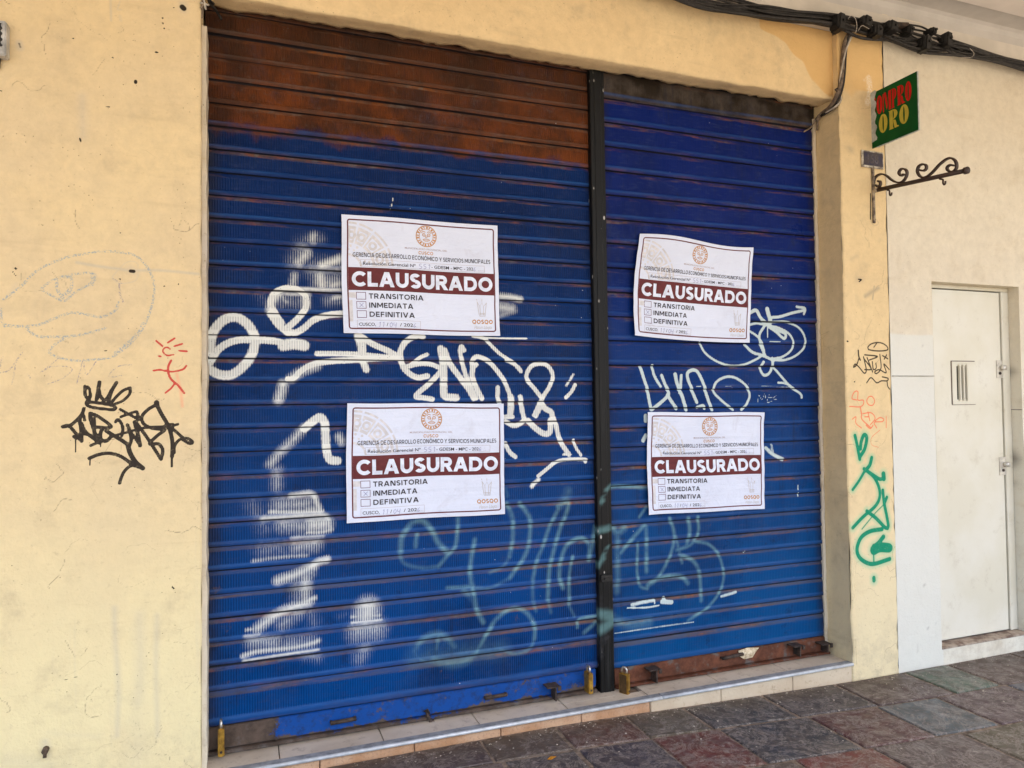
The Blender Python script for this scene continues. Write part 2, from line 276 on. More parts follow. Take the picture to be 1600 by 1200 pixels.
R_WHITE = [(980, 460, 5.217, [
  ([(1000,150),(1050,130),(1090,200),(1140,240)],32),([(1140,120),(1150,160),(1160,200),(1165,240)],42),([(1160,190),(1250,180),(1350,150),(1440,130)],25),([(1380,100),(1450,115),(1440,160)],22),
  ([(990,250),(1060,235),(1130,250),(1230,270),(1320,320),(1355,390),(1330,460),(1260,510),(1180,525)],20),([(1180,225),(1300,225),(1400,270),(1450,350),(1440,430),(1370,500),(1280,535),(1190,535)],20),
  ([(1120,260),(1080,330),(1090,420),(1120,490)],25),([(1000,300),(1060,340),(1100,400),(1120,490)],20),([(1150,260),(1210,300),(1280,360),(1290,320),(1200,280)],26),
  ([(590,390),(630,470),(720,540),(830,580),(940,575),(1050,530),(1110,490)],20),([(960,410),(1020,470),(1110,500),(1190,540)],25),
  ([(1110,550),(1085,600),(1110,655),(1150,650),(1180,600),(1180,520)],25),([(1190,590),(1250,660),(1330,750),(1410,810),(1420,840)],22),([(1230,720),(1300,730),(1400,800)],18),([(1145,260),(1145,350)],8),
  ([(105,590),(140,700),(170,800),(195,940)],30),([(200,580),(220,660),(270,750)],26),([(280,660),(310,740),(340,810),(290,870),(200,940)],30),([(330,820),(400,930)],32),
  ([(390,650),(410,740),(450,830),(480,940)],34),([(440,660),(430,800)],28),([(570,880),(520,760),(490,670),(500,630),(560,620),(610,700),(650,820),(690,940)],30),([(570,920),(620,905),(630,930)],26),
  ([(860,940),(790,880),(710,800),(710,740),(760,690),(840,670),(920,700),(980,760),(1000,830),(970,900),(930,940)],26,.8),([(150,990),(150,1030)],40,.9),([(150,1150),(130,1190)],40,.9),
  ([(1065,880),(1075,820),(1100,860),(1120,810),(1130,850)],7,.6),([(1160,810),(1140,880),(1180,870)],7,.6),([(1155,840),(1180,840)],7,.6),([(1220,820),(1190,850),(1230,860)],7,.6),
  ([(1160,385),(1250,388)],8,.8),([(1090,750),(1320,752)],9,.8),([(560,752),(600,752)],9,.8),([(800,752),(850,752)],9,.8)]),
 (950, 560, 4, [([(985,560),(1030,600),(1090,630)],30,.7),([(1020,540),(1030,600)],26,.5),([(1188,790),(1188,820)],8),([(1188,840),(1188,860)],8)]),
 (940, 740, 4.443, [([(420,890),(485,893)],34),([(430,860),(440,890)],24),([(180,932),(300,930),(400,915)],11),([(210,912),(280,895),(365,880)],30,.62),([(360,870),(370,900)],12),([(830,852),(930,822)],26,.6),([(990,540),(992,548)],10),([(90,1107),(400,1062),(640,1030)],11,.6)])]
R_TEAL = [(940, 740, 4.443, [
  ([(0,250),(10,160),(60,95),(180,90),(310,100)],28),([(310,230),(260,300)],22),([(80,380),(110,410),(160,380)],44),([(110,420),(110,560),(110,820)],44,.6),([(130,550),(240,420),(290,370),(310,400),(310,680)],30),
  ([(250,480),(245,680),(270,780),(320,800)],22),([(320,780),(390,730),(480,710),(560,720),(600,760)],32),([(470,310),(500,400),(500,480),(470,580),(420,680),(360,760)],26),([(510,430),(560,620)],22,.7),
  ([(600,310),(610,400),(590,500)],30),([(665,300),(670,400),(620,490),(520,530)],24),([(540,560),(640,610),(680,700),(690,880)],28),([(640,470),(740,490),(810,560),(845,660),(840,760),(800,850),(720,940),(600,1020)],22),
  ([(-20,960),(80,1010),(200,1050),(330,1030)],66,.6),([(-60,1060),(60,1010)],40,.6)])]
W_BLACK = [(90, 590, 7.06, [
  ([(300,95),(305,190),(350,260)],34),([(300,95),(345,115),(362,200),(348,245)],30),([(462,50),(448,140),(430,240)],40),([(450,110),(470,200),(515,255)],38),([(650,55),(600,140),(570,230),(565,275)],38),([(520,255),(560,200),(590,140)],30),
  ([(800,112),(720,145),(640,220),(590,285)],32),([(800,112),(795,180),(720,255),(630,292)],30),([(320,268),(450,280),(620,312),(628,352),(500,345),(370,325),(322,298),(320,268)],34),
  ([(290,340),(270,400),(210,470),(140,525),(60,545)],36),([(55,540),(120,530),(180,590),(240,660)],36),([(240,450),(260,570),(265,700)],40),([(278,390),(300,470)],32),([(265,510),(310,600),(450,710)],38),([(180,650),(300,620),(420,665)],36),([(193,650),(198,820)],14),([(185,655),(260,690)],30),
  ([(360,400),(362,450),(400,570),(425,660),(462,720)],40),([(360,392),(450,430),(590,545),(400,545)],36),([(400,450),(410,545)],34),([(490,560),(470,640),(490,690),(540,700),(600,640)],38),([(365,750),(480,700),(540,690)],32),([(470,700),(472,762)],14),([(430,640),(470,700)],50),
  ([(640,490),(660,462),(695,490),(720,560),(710,640)],32),([(690,350),(760,390),(870,450),(885,468),(882,390),(860,377),(780,402),(700,432)],30),
  ([(600,645),(700,622),(850,580),(1000,550),(1180,540),(1330,515)],28),([(540,590),(620,640),(720,700),(790,752)],42),([(770,520),(800,600),(810,700),(790,748)],36),([(785,570),(850,660),(890,720)],30),([(850,490),(880,600),(910,750)],42),([(870,500),(1000,680),(1140,900)],36),
  ([(1090,300),(1000,350),(930,430),(950,510),(1050,560),(1180,575),(1100,640),(1015,730),(1110,730),(1160,800),(1142,900)],36),([(1092,275),(1094,300)],54),([(1095,300),(1140,390),(1220,530),(1255,640),(1268,750),(1262,870)],42),([(1260,870),(1260,985)],18),([(1200,530),(1270,525)],50),
  ([(1230,530),(1300,590),(1380,662)],34),([(1288,830),(1292,750),(1350,682),(1430,668),(1490,710),(1460,730),(1380,685)],32),
  ([(350,890),(450,850),(570,835),(700,870),(830,962)],38),([(355,890),(353,965)],14),([(775,740),(800,830),(860,930),(940,1000)],50),([(930,1000),(820,970),(740,1030),(700,1110),(685,1165)],34)])]
W_RED = [(230, 520, 10, [([(140,125),(240,210)],24),([(320,155),(430,85)],24),([(425,210),(550,172)],24),([(500,280),(625,290)],22),([(360,260),(330,232),(270,235),(245,285),(280,340),(330,355),(420,340)],17),
  ([(100,590),(200,580),(320,600),(420,605),(560,570),(610,515)],25),([(375,430),(335,510),(325,600),(370,720),(480,820),(580,945)],28),([(430,790),(380,860),(285,940)],22),([(175,365),(215,370)],18)])]
W_DRIP = [(230, 520, 10, [([(460,640),(520,900),(550,1150)],50,.7)])]
W_CRAY = [(0, 300, 4, [([(20,670),(130,590),(220,500),(330,440),(430,405),(540,385),(640,370),(760,378),(850,400),(920,470),(960,560),(960,650),(930,770),(880,870),(800,960),(700,1030),(560,1050),(430,1050),(330,1020),(310,990),(360,940),(420,910)],15),
  ([(20,830),(120,840),(240,830),(340,790),(450,755),(560,770),(640,780),(720,740),(740,690)],17),([(5,730),(10,800),(30,840)],14),([(160,850),(230,900),(330,905),(450,900),(560,880),(660,850)],16),([(900,820),(850,900),(720,1010)],24),
  ([(260,600),(330,550),(430,520),(560,505),(600,530),(570,570),(480,620),(400,680),(330,650),(260,610)],15),([(360,540),(355,600),(390,650),(440,620),(445,540),(400,530)],18),([(440,610),(380,670)],26),([(580,510),(575,580)],22)])]
W_PENC = [(0, 300, 4, [([(15,1030),(0,1100)],10),([(0,1130),(60,1110),(140,1000)],9),([(100,1060),(75,1200)],8),([(250,1130),(330,1090),(450,1100),(400,1160),(300,1200)],8),([(380,1030),(250,1130)],7),([(520,1040),(480,1200)],8),([(520,1050),(540,1140),(600,1060)],8),([(820,1080),(740,1090),(680,1150),(760,1150)],8),([(170,1140),(190,1160)],10),([(745,560),(750,640),(770,690)],12),([(700,540),(760,570)],8)])]
W_SMEAR = [(0, 300, 4, [([(480,440),(600,462),(720,478),(830,490),(1000,490),(1240,512)],20,.75),([(60,640),(100,580)],40,.4),([(810,480),(850,500)],60,.5),([(700,530),(790,440),(860,450),(850,550),(740,570),(700,530)],8,.6),([(1060,530),(1120,515)],30,.0)]), (0, 0, 4, [([(515,600),(520,850)],70,.5),([(120,270),(125,300)],40,.8),([(580,900),(585,1200)],50,.0),([(1145,20),(1145,60)],60,.6),([(690,0),(695,130)],14,.7),([(750,10),(735,60),(760,60)],10,.6),([(750,100),(755,130)],20,.5)]),
  (0, 900, 4, [([(715,200),(720,400),(740,700),(730,1000)],44,.55),([(870,250),(880,600),(860,800)],90,.45),([(980,250),(975,600),(985,1000)],44,.5),([(280,1040),(290,1120)],60,.6),([(860,800),(850,1150)],200,.3),([(300,980),(620,1010)],60,.3),([(50,1150),(300,1190)],140,.35)])]
W_HOLE = [(0, 0, 1, [([(114,60),(114.5,60.3)],3),([(176,90),(176.5,90.5)],3),([(243,81.5),(246,82)],3.5),([(212,127),(212,129)],5.5),([(285,11),(287,13)],9),([(271,12),(272,12)],2.5),([(254,28),(254,28.6)],3),([(254,36),(255,37)],3),([(256,44),(257,45)],3),([(125,216),(126,221)],3),([(24,419),(25,420)],4),([(20,425),(25,431)],2),([(187,363),(188,363.5)],2.5),([(204,423.5),(209,424)],6),([(187,436),(188,436.5)],3),([(256.5,447),(257,447)],3),([(278.5,444),(279,444)],3),([(183,1054),(183,1054.5)],3),([(269,917),(272,920)],3),([(162,165),(171,167)],2),([(1,142),(3,143)],2.5),([(95,1064),(127,1056)],1.2,.7),([(160,549),(167,548)],2),([(30,68),(32,74)],5,.6),([(310,87),(310,88)],2),([(345,87),(346,88)],0.1)])]
P_GREEN = [(1310, 660, 4.615, [([(120,95),(135,160),(150,240),(155,265)],24),([(155,250),(190,190),(205,110),(185,90),(165,140),(160,190)],26),([(240,255),(225,310),(190,350)],26),([(190,350),(150,420),(105,485)],18),([(185,335),(250,380),(300,410),(325,400)],24),([(325,372),(328,405)],36),
  ([(200,345),(260,400),(295,480),(295,550),(260,610),(180,680),(105,760)],23),([(320,490),(330,580),(350,680),(360,750),(340,760),(270,690),(205,640)],24),([(350,540),(330,590)],22),([(320,600),(260,660),(170,770)],9,.6),([(315,770),(230,785),(165,830),(135,910),(150,970),(200,1010),(260,1020),(370,985)],28),
  ([(325,825),(290,870),(245,910),(255,940),(300,920),(370,920),(370,890),(290,880)],32),([(260,900),(330,900)],50),([(255,940),(257,1010)],6),([(257,1122),(258,1140)],28)])]
P_BLACK = [(1320, 520, 8, [([(300,210),(290,180),(330,140),(400,122),(470,130),(530,170),(540,210),(480,225),(380,225),(300,210)],13),([(405,125),(365,180)],12),([(170,220),(175,290),(195,340)],20),([(180,310),(150,400),(110,430),(130,390),(180,430),(245,505),(270,460),(235,300)],14),([(240,320),(330,450),(250,460)],13),([(250,275),(410,295),(310,340)],14),([(280,310),(350,490)],14),
  ([(345,360),(360,460),(395,440),(390,380)],13),([(440,270),(455,440),(400,510),(375,490),(430,460),(520,500),(490,390),(560,460)],13),([(475,285),(540,325)],14),([(525,275),(495,330)],13),([(275,625),(330,560),(400,625),(460,600),(530,600),(545,570),(470,550)],13),([(530,600),(540,670),(565,705)],13)])]
P_RED = [(1320, 520, 8, [([(150,840),(90,820),(120,740),(165,735),(165,840),(230,840),(235,890),(190,925),(60,920)],11),([(300,800),(275,850),(300,900),(350,905),(375,850),(340,795),(300,800)],11),([(195,925),(210,1010)],14),([(215,1010),(215,1080),(330,1190)],13),([(230,1010),(330,1000),(380,1070),(320,1150)],11),([(290,990),(315,1100)],11),([(250,1050),(300,1050)],11),([(380,1100),(440,1060),(490,1080),(470,1110),(370,1120),(400,1190)],11),([(95,1080),(140,1050),(140,1130),(210,1190)],10),([(520,1040),(520,1190)],8)]),
  (1310, 660, 4.615, [([(300,55),(240,110),(240,160),(290,180)],5,.7),([(250,20),(230,45),(200,20)],7)])]
P_HOLE = [(1320, 520, 8, [([(30,105),(40,108)],18),([(120,612),(126,612)],14)]), (1200, 300, 4, [([(640,10),(640,130)],7),([(655,0),(655,60)],16),([(640,120),(640,170)],10,.8),([(660,160),(668,170)],16),([(565,545),(585,548),(570,560)],9,.8),([(380,545),(385,560)],9)]), (1200, 0, 4, [([(610,620),(625,700)],9,.0)])]
P_SMEAR = [(1200, 300, 4, [([(560,545),(590,545)],50,.5),([(610,650),(690,600)],30,.8),([(665,590),(655,670)],12,.9),([(560,400),(520,420)],40,.4),([(640,140),(690,190),(665,210),(640,180)],8,.6),([(550,650),(580,720)],40,.3)]), (1200, 0, 4, [([(510,930),(520,940)],50,.6)])]
P_PALE = [(1200, 0, 4, [([(630,490),(635,600),(620,640)],46,.9),([(600,500),(640,480)],30,.6)])]
# ------------------------------------------------------------------ shop building
LX, RX, PX = -0.155, 3.035, 3.36          # opening left, opening right, pier right
LT, ST = 3.146, 0.098                     # lintel underside, sill top
shop = empty('shop_building', (1.5, 0, 0), 'pale yellow plastered shop front with graffiti around two blue shutters', 'building')
def cracks(n, x0, x1, z0, z1, seed):
    r = random.Random(seed); out = []
    for _ in range(n):
        x, z = r.uniform(x0, x1), r.uniform(z0, z1); a = r.uniform(0, 6.28); P = [(x, z)]
        for _ in range(r.randint(5, 22)): a += r.gauss(0, .45); x += .009*math.cos(a); z += .009*math.sin(a); P.append((x, z))
        out.append((np.array(P), r.uniform(.0006, .0017), r.uniform(.25, .9)))
    return out
def wall_attrs(V, spec):
    X, Z = V[:, 0], V[:, 2]; return {k: raster(X, Z, strokes_to_plane(g, py), soft, pad) for k, (g, soft, py, pad) in spec.items()}
# left wall, front face on a fine grid (it carries the tags), with its thickness behind
xs = np.concatenate([np.linspace(-4.0, -1.15, 12)[:-1], np.arange(-1.15, LX, 0.0042), [LX]]); zs = np.concatenate([np.arange(0.0, 3.2, 0.0042), np.linspace(3.2, 3.53, 20)])
wav = lambda X, Z: 0.004*(vnoise(X+9, Z, 0.5, 0.6, 1)-.5)+0.0016*(vnoise(X+9, Z, 0.09, 0.11, 2)-.5)
V, Fc = grid(xs, zs, lambda X, Z: wav(X, Z)+np.where(X > LX-0.006, 0.006*(1-(LX-X)/0.006), 0))
ed = V[:, 0] > LX-0.02; V[ed, 0] += 0.004*(vnoise(np.zeros(ed.sum()), V[ed, 2], 1, 0.07, 5)-.5)
at = wall_attrs(V, dict(black=(W_BLACK, .35, 0, 0), red=(W_RED, .5, 0, 0.0006), drip=(W_DRIP, .9, 0, 0), crayon=(W_CRAY, .8, 0, 0.0), pencil=(W_PENC, .8, 0, 0.0), smear=(W_SMEAR, .9, 0, 0), hole=(W_HOLE, .6, 0, -0.0007)))
at['crack'] = raster(V[:, 0], V[:, 2], cracks(75, -1.1, LX, 0.05, 3.2, 3)+cracks(30, -1.1, LX, 0.05, .7, 4), .8)
nv = len(V); V = np.vstack([V, [(LX, .006, 0), (LX, .3, 0), (LX, .3, 3.5), (LX, .006, 3.5)]]); Fl = [list(f) for f in Fc]+[[nv, nv+1, nv+2, nv+3]]
at = {k: np.concatenate([a, np.zeros(4)]) for k, a in at.items()}
link('wall', V, Fl, M_wall, shop, True, at)
# right pier: front, left return (the reveal)
xs = np.concatenate([np.arange(RX, PX, 0.0032), [PX]]); zs = np.arange(0, 3.53, 0.0036)
V, Fc = grid(xs, zs, lambda X, Z: 0.004*(vnoise(X, Z, .2, .5, 3)-.5)+np.where(X < RX+0.01, 0.007*(1-(X-RX)/0.01)**2, 0)+np.where(X > PX-0.008, 0.006*(1-(PX-X)/0.008)**2, 0))
ed = V[:, 0] < RX+0.02; V[ed, 0] += 0.010*(vnoise(np.zeros(ed.sum()), V[ed, 2], 1, 0.16, 8)-.5)+0.005*(vnoise(np.zeros(ed.sum()), V[ed, 2], 1, 0.03, 9)-.5)
ed = V[:, 0] > PX-0.012; V[ed, 0] += 0.008*(vnoise(np.zeros(ed.sum()), V[ed, 2], 1, 0.05, 10)-.7)
at = wall_attrs(V, dict(green=(P_GREEN, .28, 0, 0.0012), halo=(P_GREEN, .9, 0, 0.012), black=(P_BLACK, .6, 0, 0.0008), red=(P_RED, .7, 0, 0.0008), hole=(P_HOLE, .6, 0, 0.0005), smear=(P_SMEAR, .9, 0, 0), pale=(P_PALE, .8, 0, 0)))
at['crack'] = raster(V[:, 0], V[:, 2], cracks(40, RX, PX, .05, 3.4, 6), .8); at['halo'] = np.maximum(at['halo']*0.75, 0)
X, Z = V[:, 0], V[:, 2]; at['patch'] = np.clip(.5+(Z-3.14+0.35*(vnoise(X, Z, .12, .15, 4)-.5))*6, 0, 1)
rx = [0.007, 0.05, 0.10, 0.15, 0.2, 0.3]; rz = np.arange(0, 3.51, 0.05); nv = len(V); RV = []
for z_ in rz:
    for q in rx: RV.append((RX+0.006*(vnoise(np.array([q]), np.array([z_]), .1, .2, 12)[0]-.5), q, z_))
RF = [[nv+i*6+j, nv+(i+1)*6+j, nv+(i+1)*6+j+1, nv+i*6+j+1] for i in range(len(rz)-1) for j in range(5)]
V2 = np.vstack([V, RV]); at = {k: np.concatenate([a, np.zeros(len(RV))]) for k, a in at.items()}
link('pillar', V2, [list(f) for f in Fc]+RF, M_pier, shop, True, at)
# lintel (4 cm behind the pier) with a ragged back edge to its underside
ln = np.concatenate([np.arange(LX, RX-.001, 0.012), [RX]]); zs = np.concatenate([[LT-0.002, LT+0.004], np.arange(LT+0.016, 3.535, 0.02)])
V, Fc = grid(ln, zs, lambda X, Z: 0.04+0.006*(vnoise(X, Z, .5, .3, 21)-.5)+np.where(Z < LT+.003, .008, 0))
bot = V[:, 2] < LT+0.003; V[bot, 2] += 0.006*(vnoise(V[bot, 0], V[bot, 0]*0, .12, 1, 22)-.5)+0.005*(vnoise(V[bot, 0], V[bot, 0]*0, .03, 1, 23)-.5)
X, Z = V[:, 0], V[:, 2]
at = {'patch': np.clip(.5+np.where((X > 2.55), 1, 0)*(Z-3.52+0.62*(X-2.5)+0.18*(vnoise(X, Z, .1, .1, 24)-.5))*9-1.0*(X <= 2.55)+0.75*np.clip((Z-3.40+.03*(vnoise(X, Z, .2, 1, 25)-.5))*14, 0, 1), 0, 1),
      'pale': raster(X, Z, strokes_to_plane([(0, 0, 1, [([(1078,7),(1100,12),(1125,17),(1160,20),(1200,27),(1230,33)],3.6)])], .04), .8)}
nv = len(V); SV = []; n = len(ln)
back = 0.158+0.026*(vnoise(ln, ln*0, .09, 1, 31)-.5)+0.022*(vnoise(ln, ln*0, .028, 1, 32)-.5)
for a_, d_ in ((0.35, 0.0), (.8, 0.0), (1.0, 0.0)):
    for i, x_ in enumerate(ln): SV.append((x_, .048+(back[i]-.048)*a_, LT+0.004*a_+(0.003*math.sin(x_*3))))
for i, x_ in enumerate(ln): SV.append((x_, back[i]+.006, LT+.09))
lo = np.arange(n)
SF = [[lo[i+1], lo[i], nv+i, nv+i+1] for i in range(n-1)]+[[nv+k*n+i+1, nv+k*n+i, nv+(k+1)*n+i, nv+(k+1)*n+i+1] for k in range(3) for i in range(n-1)]
at = {k: np.concatenate([a, np.zeros(len(SV))]) for k, a in at.items()}
link('lintel', np.vstack([V, SV]), [list(f) for f in Fc]+SF, M_lint, shop, True, at)
# black backing added behind the shutters to keep light out of the gaps
b = MB(); b.box(-4.0, PX, .34, .40, 0, 3.6); b.build('dark_backing', M_dark, shop)
# chipped corner strips where the shutter guides are plastered in
def strip(x0, x1, y0, y1, z0, z1, seed):
    zz = np.arange(z0, z1, .02); b = MB(); V = []
    for i, z_ in enumerate(zz):
        j = 0.005*(vnoise(np.array([0.]), np.array([z_]), 1, .05, seed)[0]-.5)
        V += [(x0+j, y0, z_), (x1+j, y0, z_), (x1+j, y1, z_), (x0+j, y1, z_)]
    Fc = [[i*4+k, i*4+(k+1) % 4, (i+1)*4+(k+1) % 4, (i+1)*4+k] for i in range(len(zz)-1) for k in range(4)]+[[0, 3, 2, 1]]
    b.add(V, Fc); return b
M_strip = plaster('worn corner plaster', (0.66, 0.56, 0.40), (0.58, 0.52, 0.44), (0.7, 0.64, 0.52), dirt=1.4)
strip(LX-0.001, LX+0.018, .03, .2, ST+.005, 3.02, 41).build('corner_strip', M_strip, shop)
strip(RX-0.022, RX-0.003, .172, .23, ST+.03, 3.10, 42).build('corner_strip', M_strip, shop)

# ------------------------------------------------------------------ roller shutters
def shutter_mat(name, navy, blue, zr, brown_top, rustiness, teal_amt, ribbing):
    n = NT(name, 0.5, 0.09); x, y, z = n.xyz()
    rib = n.math('MULTIPLY_ADD', n.math('SINE', n.math('MULTIPLY', x, 2*math.pi/0.0102)), 0.5, 0.5)
    flat = n.attr('flat'); ribf = n.math('MULTIPLY', n.math('MULTIPLY', rib, flat), n.ramp(n.noise(1.6, 3), 0.32, 0.62, 0.35, 1.0))
    ramp_rib = n.math('MULTIPLY', flat, n.ramp(n.noise(1.1, 3), 0.34, 0.60, 0.45, 1.0))
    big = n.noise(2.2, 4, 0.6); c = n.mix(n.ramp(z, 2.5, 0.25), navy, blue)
    c = n.mix(n.math('MULTIPLY', n.ramp(big, 0.42, 0.72), 0.5), c, tuple(v*0.45 for v in navy))
    st = n.ramp(n.noise(3.0, 5, 0.6, stretch=(6, 6, 30)), 0.5, 0.75); c = n.mix(n.math('MULTIPLY', st, 0.35), c, (0.035, 0.05, 0.13))
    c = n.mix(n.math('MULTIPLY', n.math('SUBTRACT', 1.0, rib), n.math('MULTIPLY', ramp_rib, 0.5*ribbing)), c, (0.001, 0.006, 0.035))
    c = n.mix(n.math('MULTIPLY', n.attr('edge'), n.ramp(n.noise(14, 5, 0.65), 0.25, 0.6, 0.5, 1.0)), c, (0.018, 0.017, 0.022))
    if brown_top:
        rn = n.math('ADD', z, n.math('MULTIPLY', n.math('SUBTRACT', n.noise(6, 6, 0.65), 0.5), 0.20))
        ru = n.mix(n.ramp(n.noise(4.5, 6, 0.7), 0.36, 0.66), (0.045, 0.015, 0.006), (0.140, 0.036, 0.007)); ru = n.mix(n.math('MULTIPLY', n.ramp(z, 2.8, 3.1), 0.6), ru, (0.035, 0.018, 0.011))
        ru = n.mix(n.math('MULTIPLY', n.ramp(n.noise(30, 5, .7), .55, .75), .4), ru, (0.10, 0.075, 0.06))
        c = n.mix(n.ramp(rn, zr-0.03, zr+0.03), c, ru)
    else:
        gd = n.mix(n.ramp(n.noise(9, 5, 0.6), 0.35, 0.7), (0.022, 0.016, 0.011), (0.075, 0.06, 0.05)); c = n.mix(n.ramp(z, zr-0.006, zr+0.006), c, gd)
    gm = n.math('MULTIPLY', n.ramp(n.noise(1.0, 6, .7, stretch=(22, 22, 2.4)), .50, .74), n.ramp(n.noise(2.3, 4), .35, .65)); c = n.mix(n.math('MULTIPLY', gm, .55), c, (.010, .014, .030))
    du = n.math('MULTIPLY', n.ramp(n.noise(3.1, 7, .78), .50, .70), n.ramp(n.noise(60, 5, .8), .35, .65)); c = n.mix(n.math('MULTIPLY', du, .18), c, (.060, .080, .135))
    bl = n.ramp(n.noise(9, 7, .8), .58, .66); c = n.mix(n.math('MULTIPLY', bl, .35), c, (.008, .010, .022))
    # rust and dust on the rolled joints, then a painted highlight along the lips
    j = n.attr('ledge'); rn2 = n.ramp(n.noise(2.4, 6, 0.75, stretch=(1, 1, 9)), 0.56-0.2*rustiness, 0.68)
    rc = n.mix(n.ramp(n.noise(11, 5, 0.7), 0.4, 0.66), (0.095, 0.062, 0.045), (0.25, 0.080, 0.018)); rc = n.mix(n.ramp(n.noise(23, 4), .5, .7), rc, (.15, .125, .105))
    c = n.mix(n.math('MULTIPLY', n.math('MULTIPLY', j, n.ramp(n.noise(1.5, 6, .75, stretch=(1, 1, 8)), .34, .62, .1, 1.0)), n.ramp(z, 1.6, 0.4, 0.05, 0.62)), c, (.095, .078, .066)); c = n.mix(n.math('MULTIPLY', n.math('MULTIPLY', j, rn2), 0.92), c, rc)
    sp = n.math('MULTIPLY', n.ramp(n.noise(5.5, 7, 0.75), 0.63, 0.70), n.ramp(z, 1.6, 0.3, 0.15, 0.75)); c = n.mix(sp, c, (0.095, 0.06, 0.045))
    lip_shine = n.math('MULTIPLY', n.attr('lip'), n.ramp(n.noise(2.2, 6, 0.7, stretch=(1, 1, 11)), 0.36, 0.62, 0.25, 1.0)); c = n.mix(n.math('MULTIPLY', lip_shine, 0.5), c, n.mix(n.ramp(z, 2.66, 2.72), (0.03, 0.115, 0.34), (0.13, 0.10, 0.085)) if brown_top else (0.03, 0.10, 0.30))  # lighter line on each lip: highlight put into the colour
    # paints
    tl = n.math('MULTIPLY', n.math('MULTIPLY', n.attr('teal'), n.ramp(n.noise(30, 4), 0.25, 0.6, 0.55, 1.0)), n.mix(flat, (teal_amt*1.7,)*3, (teal_amt,)*3)); c = n.mix(tl, c, (0.26, 0.50, 0.50))
    gr = n.math('MULTIPLY', n.math('SUBTRACT', n.noise(75, 5, .7), 0.5), 0.5); rx = n.mix(flat, (.62, .62, .62), rib); rxs = n.math('SUBTRACT', rx, 0.5)
    pw = n.math('ADD', n.attr('white'), n.math('ADD', gr, n.math('MULTIPLY', rxs, 0.16*ribbing))); pw = n.ramp(pw, 0.22, 0.66)
    hz = n.attr('haze'); hm = n.ramp(n.math('ADD', hz, n.math('ADD', gr, n.math('MULTIPLY', rxs, 0.38))), 0.05, 1.0); hm = n.math('MULTIPLY', hm, n.math('MULTIPLY', n.ramp(hz, 0.02, 0.3), 0.9))
    pw = n.math('MAXIMUM', pw, hm); pw = n.math('MULTIPLY', pw, n.math('MULTIPLY_ADD', n.math('MULTIPLY', n.math('SUBTRACT', 1.0, rib), flat), -0.27*ribbing, 1.0))
    pw = n.math('MULTIPLY', pw, n.ramp(n.voro(55), 0.08, 0.16, 0.6, 1.0)); c = n.mix(pw, c, (0.74, 0.745, 0.69) if brown_top else (0.52, 0.61, 0.60))
    chip = n.math('MULTIPLY', n.ramp(n.voro(26), 0.075, 0.04), n.ramp(n.noise(3.7, 4), 0.58, 0.66)); c = n.mix(n.math('MULTIPLY', chip, .7), c, (0.55, 0.58, 0.62))
    c = n.mix(n.math('MULTIPLY', n.attr('gap'), 0.93), c, (0.008, 0.008, 0.01))
    n.col(c); n.rough(n.ramp(n.noise(6, 4), 0.3, 0.7, 0.27, 0.6))
    n.bump(n.math('ADD', n.math('MULTIPLY', n.math('MULTIPLY', rib, flat), 0.7*ribbing), n.math('MULTIPLY', n.noise(40, 4), 0.3)), 0.8, 0.0026)
    return n.m
#         t      y       flat ledge gap edge
PROF = ([(0.00, .0052, 0, .3, 1), (0.016, .0050, 0, .6, .75), (0.035, .0042, 0, 1, 0), (0.08, .0026, 0, 1, 0), (0.12, .0014, 0, 1, 0), (0.165, .0002, .3, .7, 0)] + [(float(t), 0, 1, 0, 0) for t in np.linspace(.21, .735, 11)]
        + [(0.76, -.0008, .4, 0, 0), (0.785, -.0018, 0, .1, 0), (0.82, -.0026, 0, .12, 0), (0.86, -.0028, 0, .25, 0), (0.91, -.0026, 0, .3, 0), (0.95, -.0018, 0, .4, 0), (0.972, -.0004, 0, .3, .85), (0.986, .0035, 0, 0, 1), (0.996, .0053, 0, 0, 1)])
SY = 0.182
def curtain(x0, x1, joints, dx, mat, parent, specs, bow):
    xs = np.concatenate([np.arange(x0, x1, dx), [x1]]); V = []; rows = []
    for a, b in zip(joints[:-1], joints[1:]):
        for t, y, fl, le, ga in PROF: rows.append((a+(b-a)*t, y, fl, le, ga, (a+b)/2))
    R = np.array(rows); nx, nz = len(xs), len(R)
    Xg = np.tile(xs, nz); Zg = np.repeat(R[:, 0], nx); Yg = SY+np.repeat(R[:, 1], nx)
    sl = np.repeat(R[:, 5], nx)                       # each slat sits a little off its neighbours
    Yg = Yg+0.007*(vnoise(Xg, sl, .6, .05, bow)-.5)+0.0022*(vnoise(Xg, sl, .14, .05, bow+1)-.5); Zg = Zg+0.005*(vnoise(Xg, sl, .7, .05, bow+2)-.5)
    V = np.stack([Xg, Yg, Zg], 1); i = (np.arange(nx-1)[None, :]+np.arange(nz-1)[:, None]*nx).ravel(); Fc = np.stack([i, i+nx, i+1+nx, i+1], 1)
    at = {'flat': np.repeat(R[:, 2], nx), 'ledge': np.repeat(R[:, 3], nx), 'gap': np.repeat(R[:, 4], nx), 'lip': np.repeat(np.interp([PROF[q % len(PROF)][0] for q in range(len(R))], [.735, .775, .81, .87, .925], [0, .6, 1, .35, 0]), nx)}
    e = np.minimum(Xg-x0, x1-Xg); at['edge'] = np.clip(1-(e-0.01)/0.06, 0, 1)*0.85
    for k, (g, soft, wk) in specs.items(): at[k] = raster(Xg, Zg, [(W_, r_*wk, s_) for W_, r_, s_ in strokes_to_plane(g, SY)], soft)
    return link('curtain', V, Fc[:, ::-1], mat, parent, True, at)
LJ = [3.34, 3.243]+[3.146-0.0964*i for i in range(31)]; LJ[-1] = 0.205
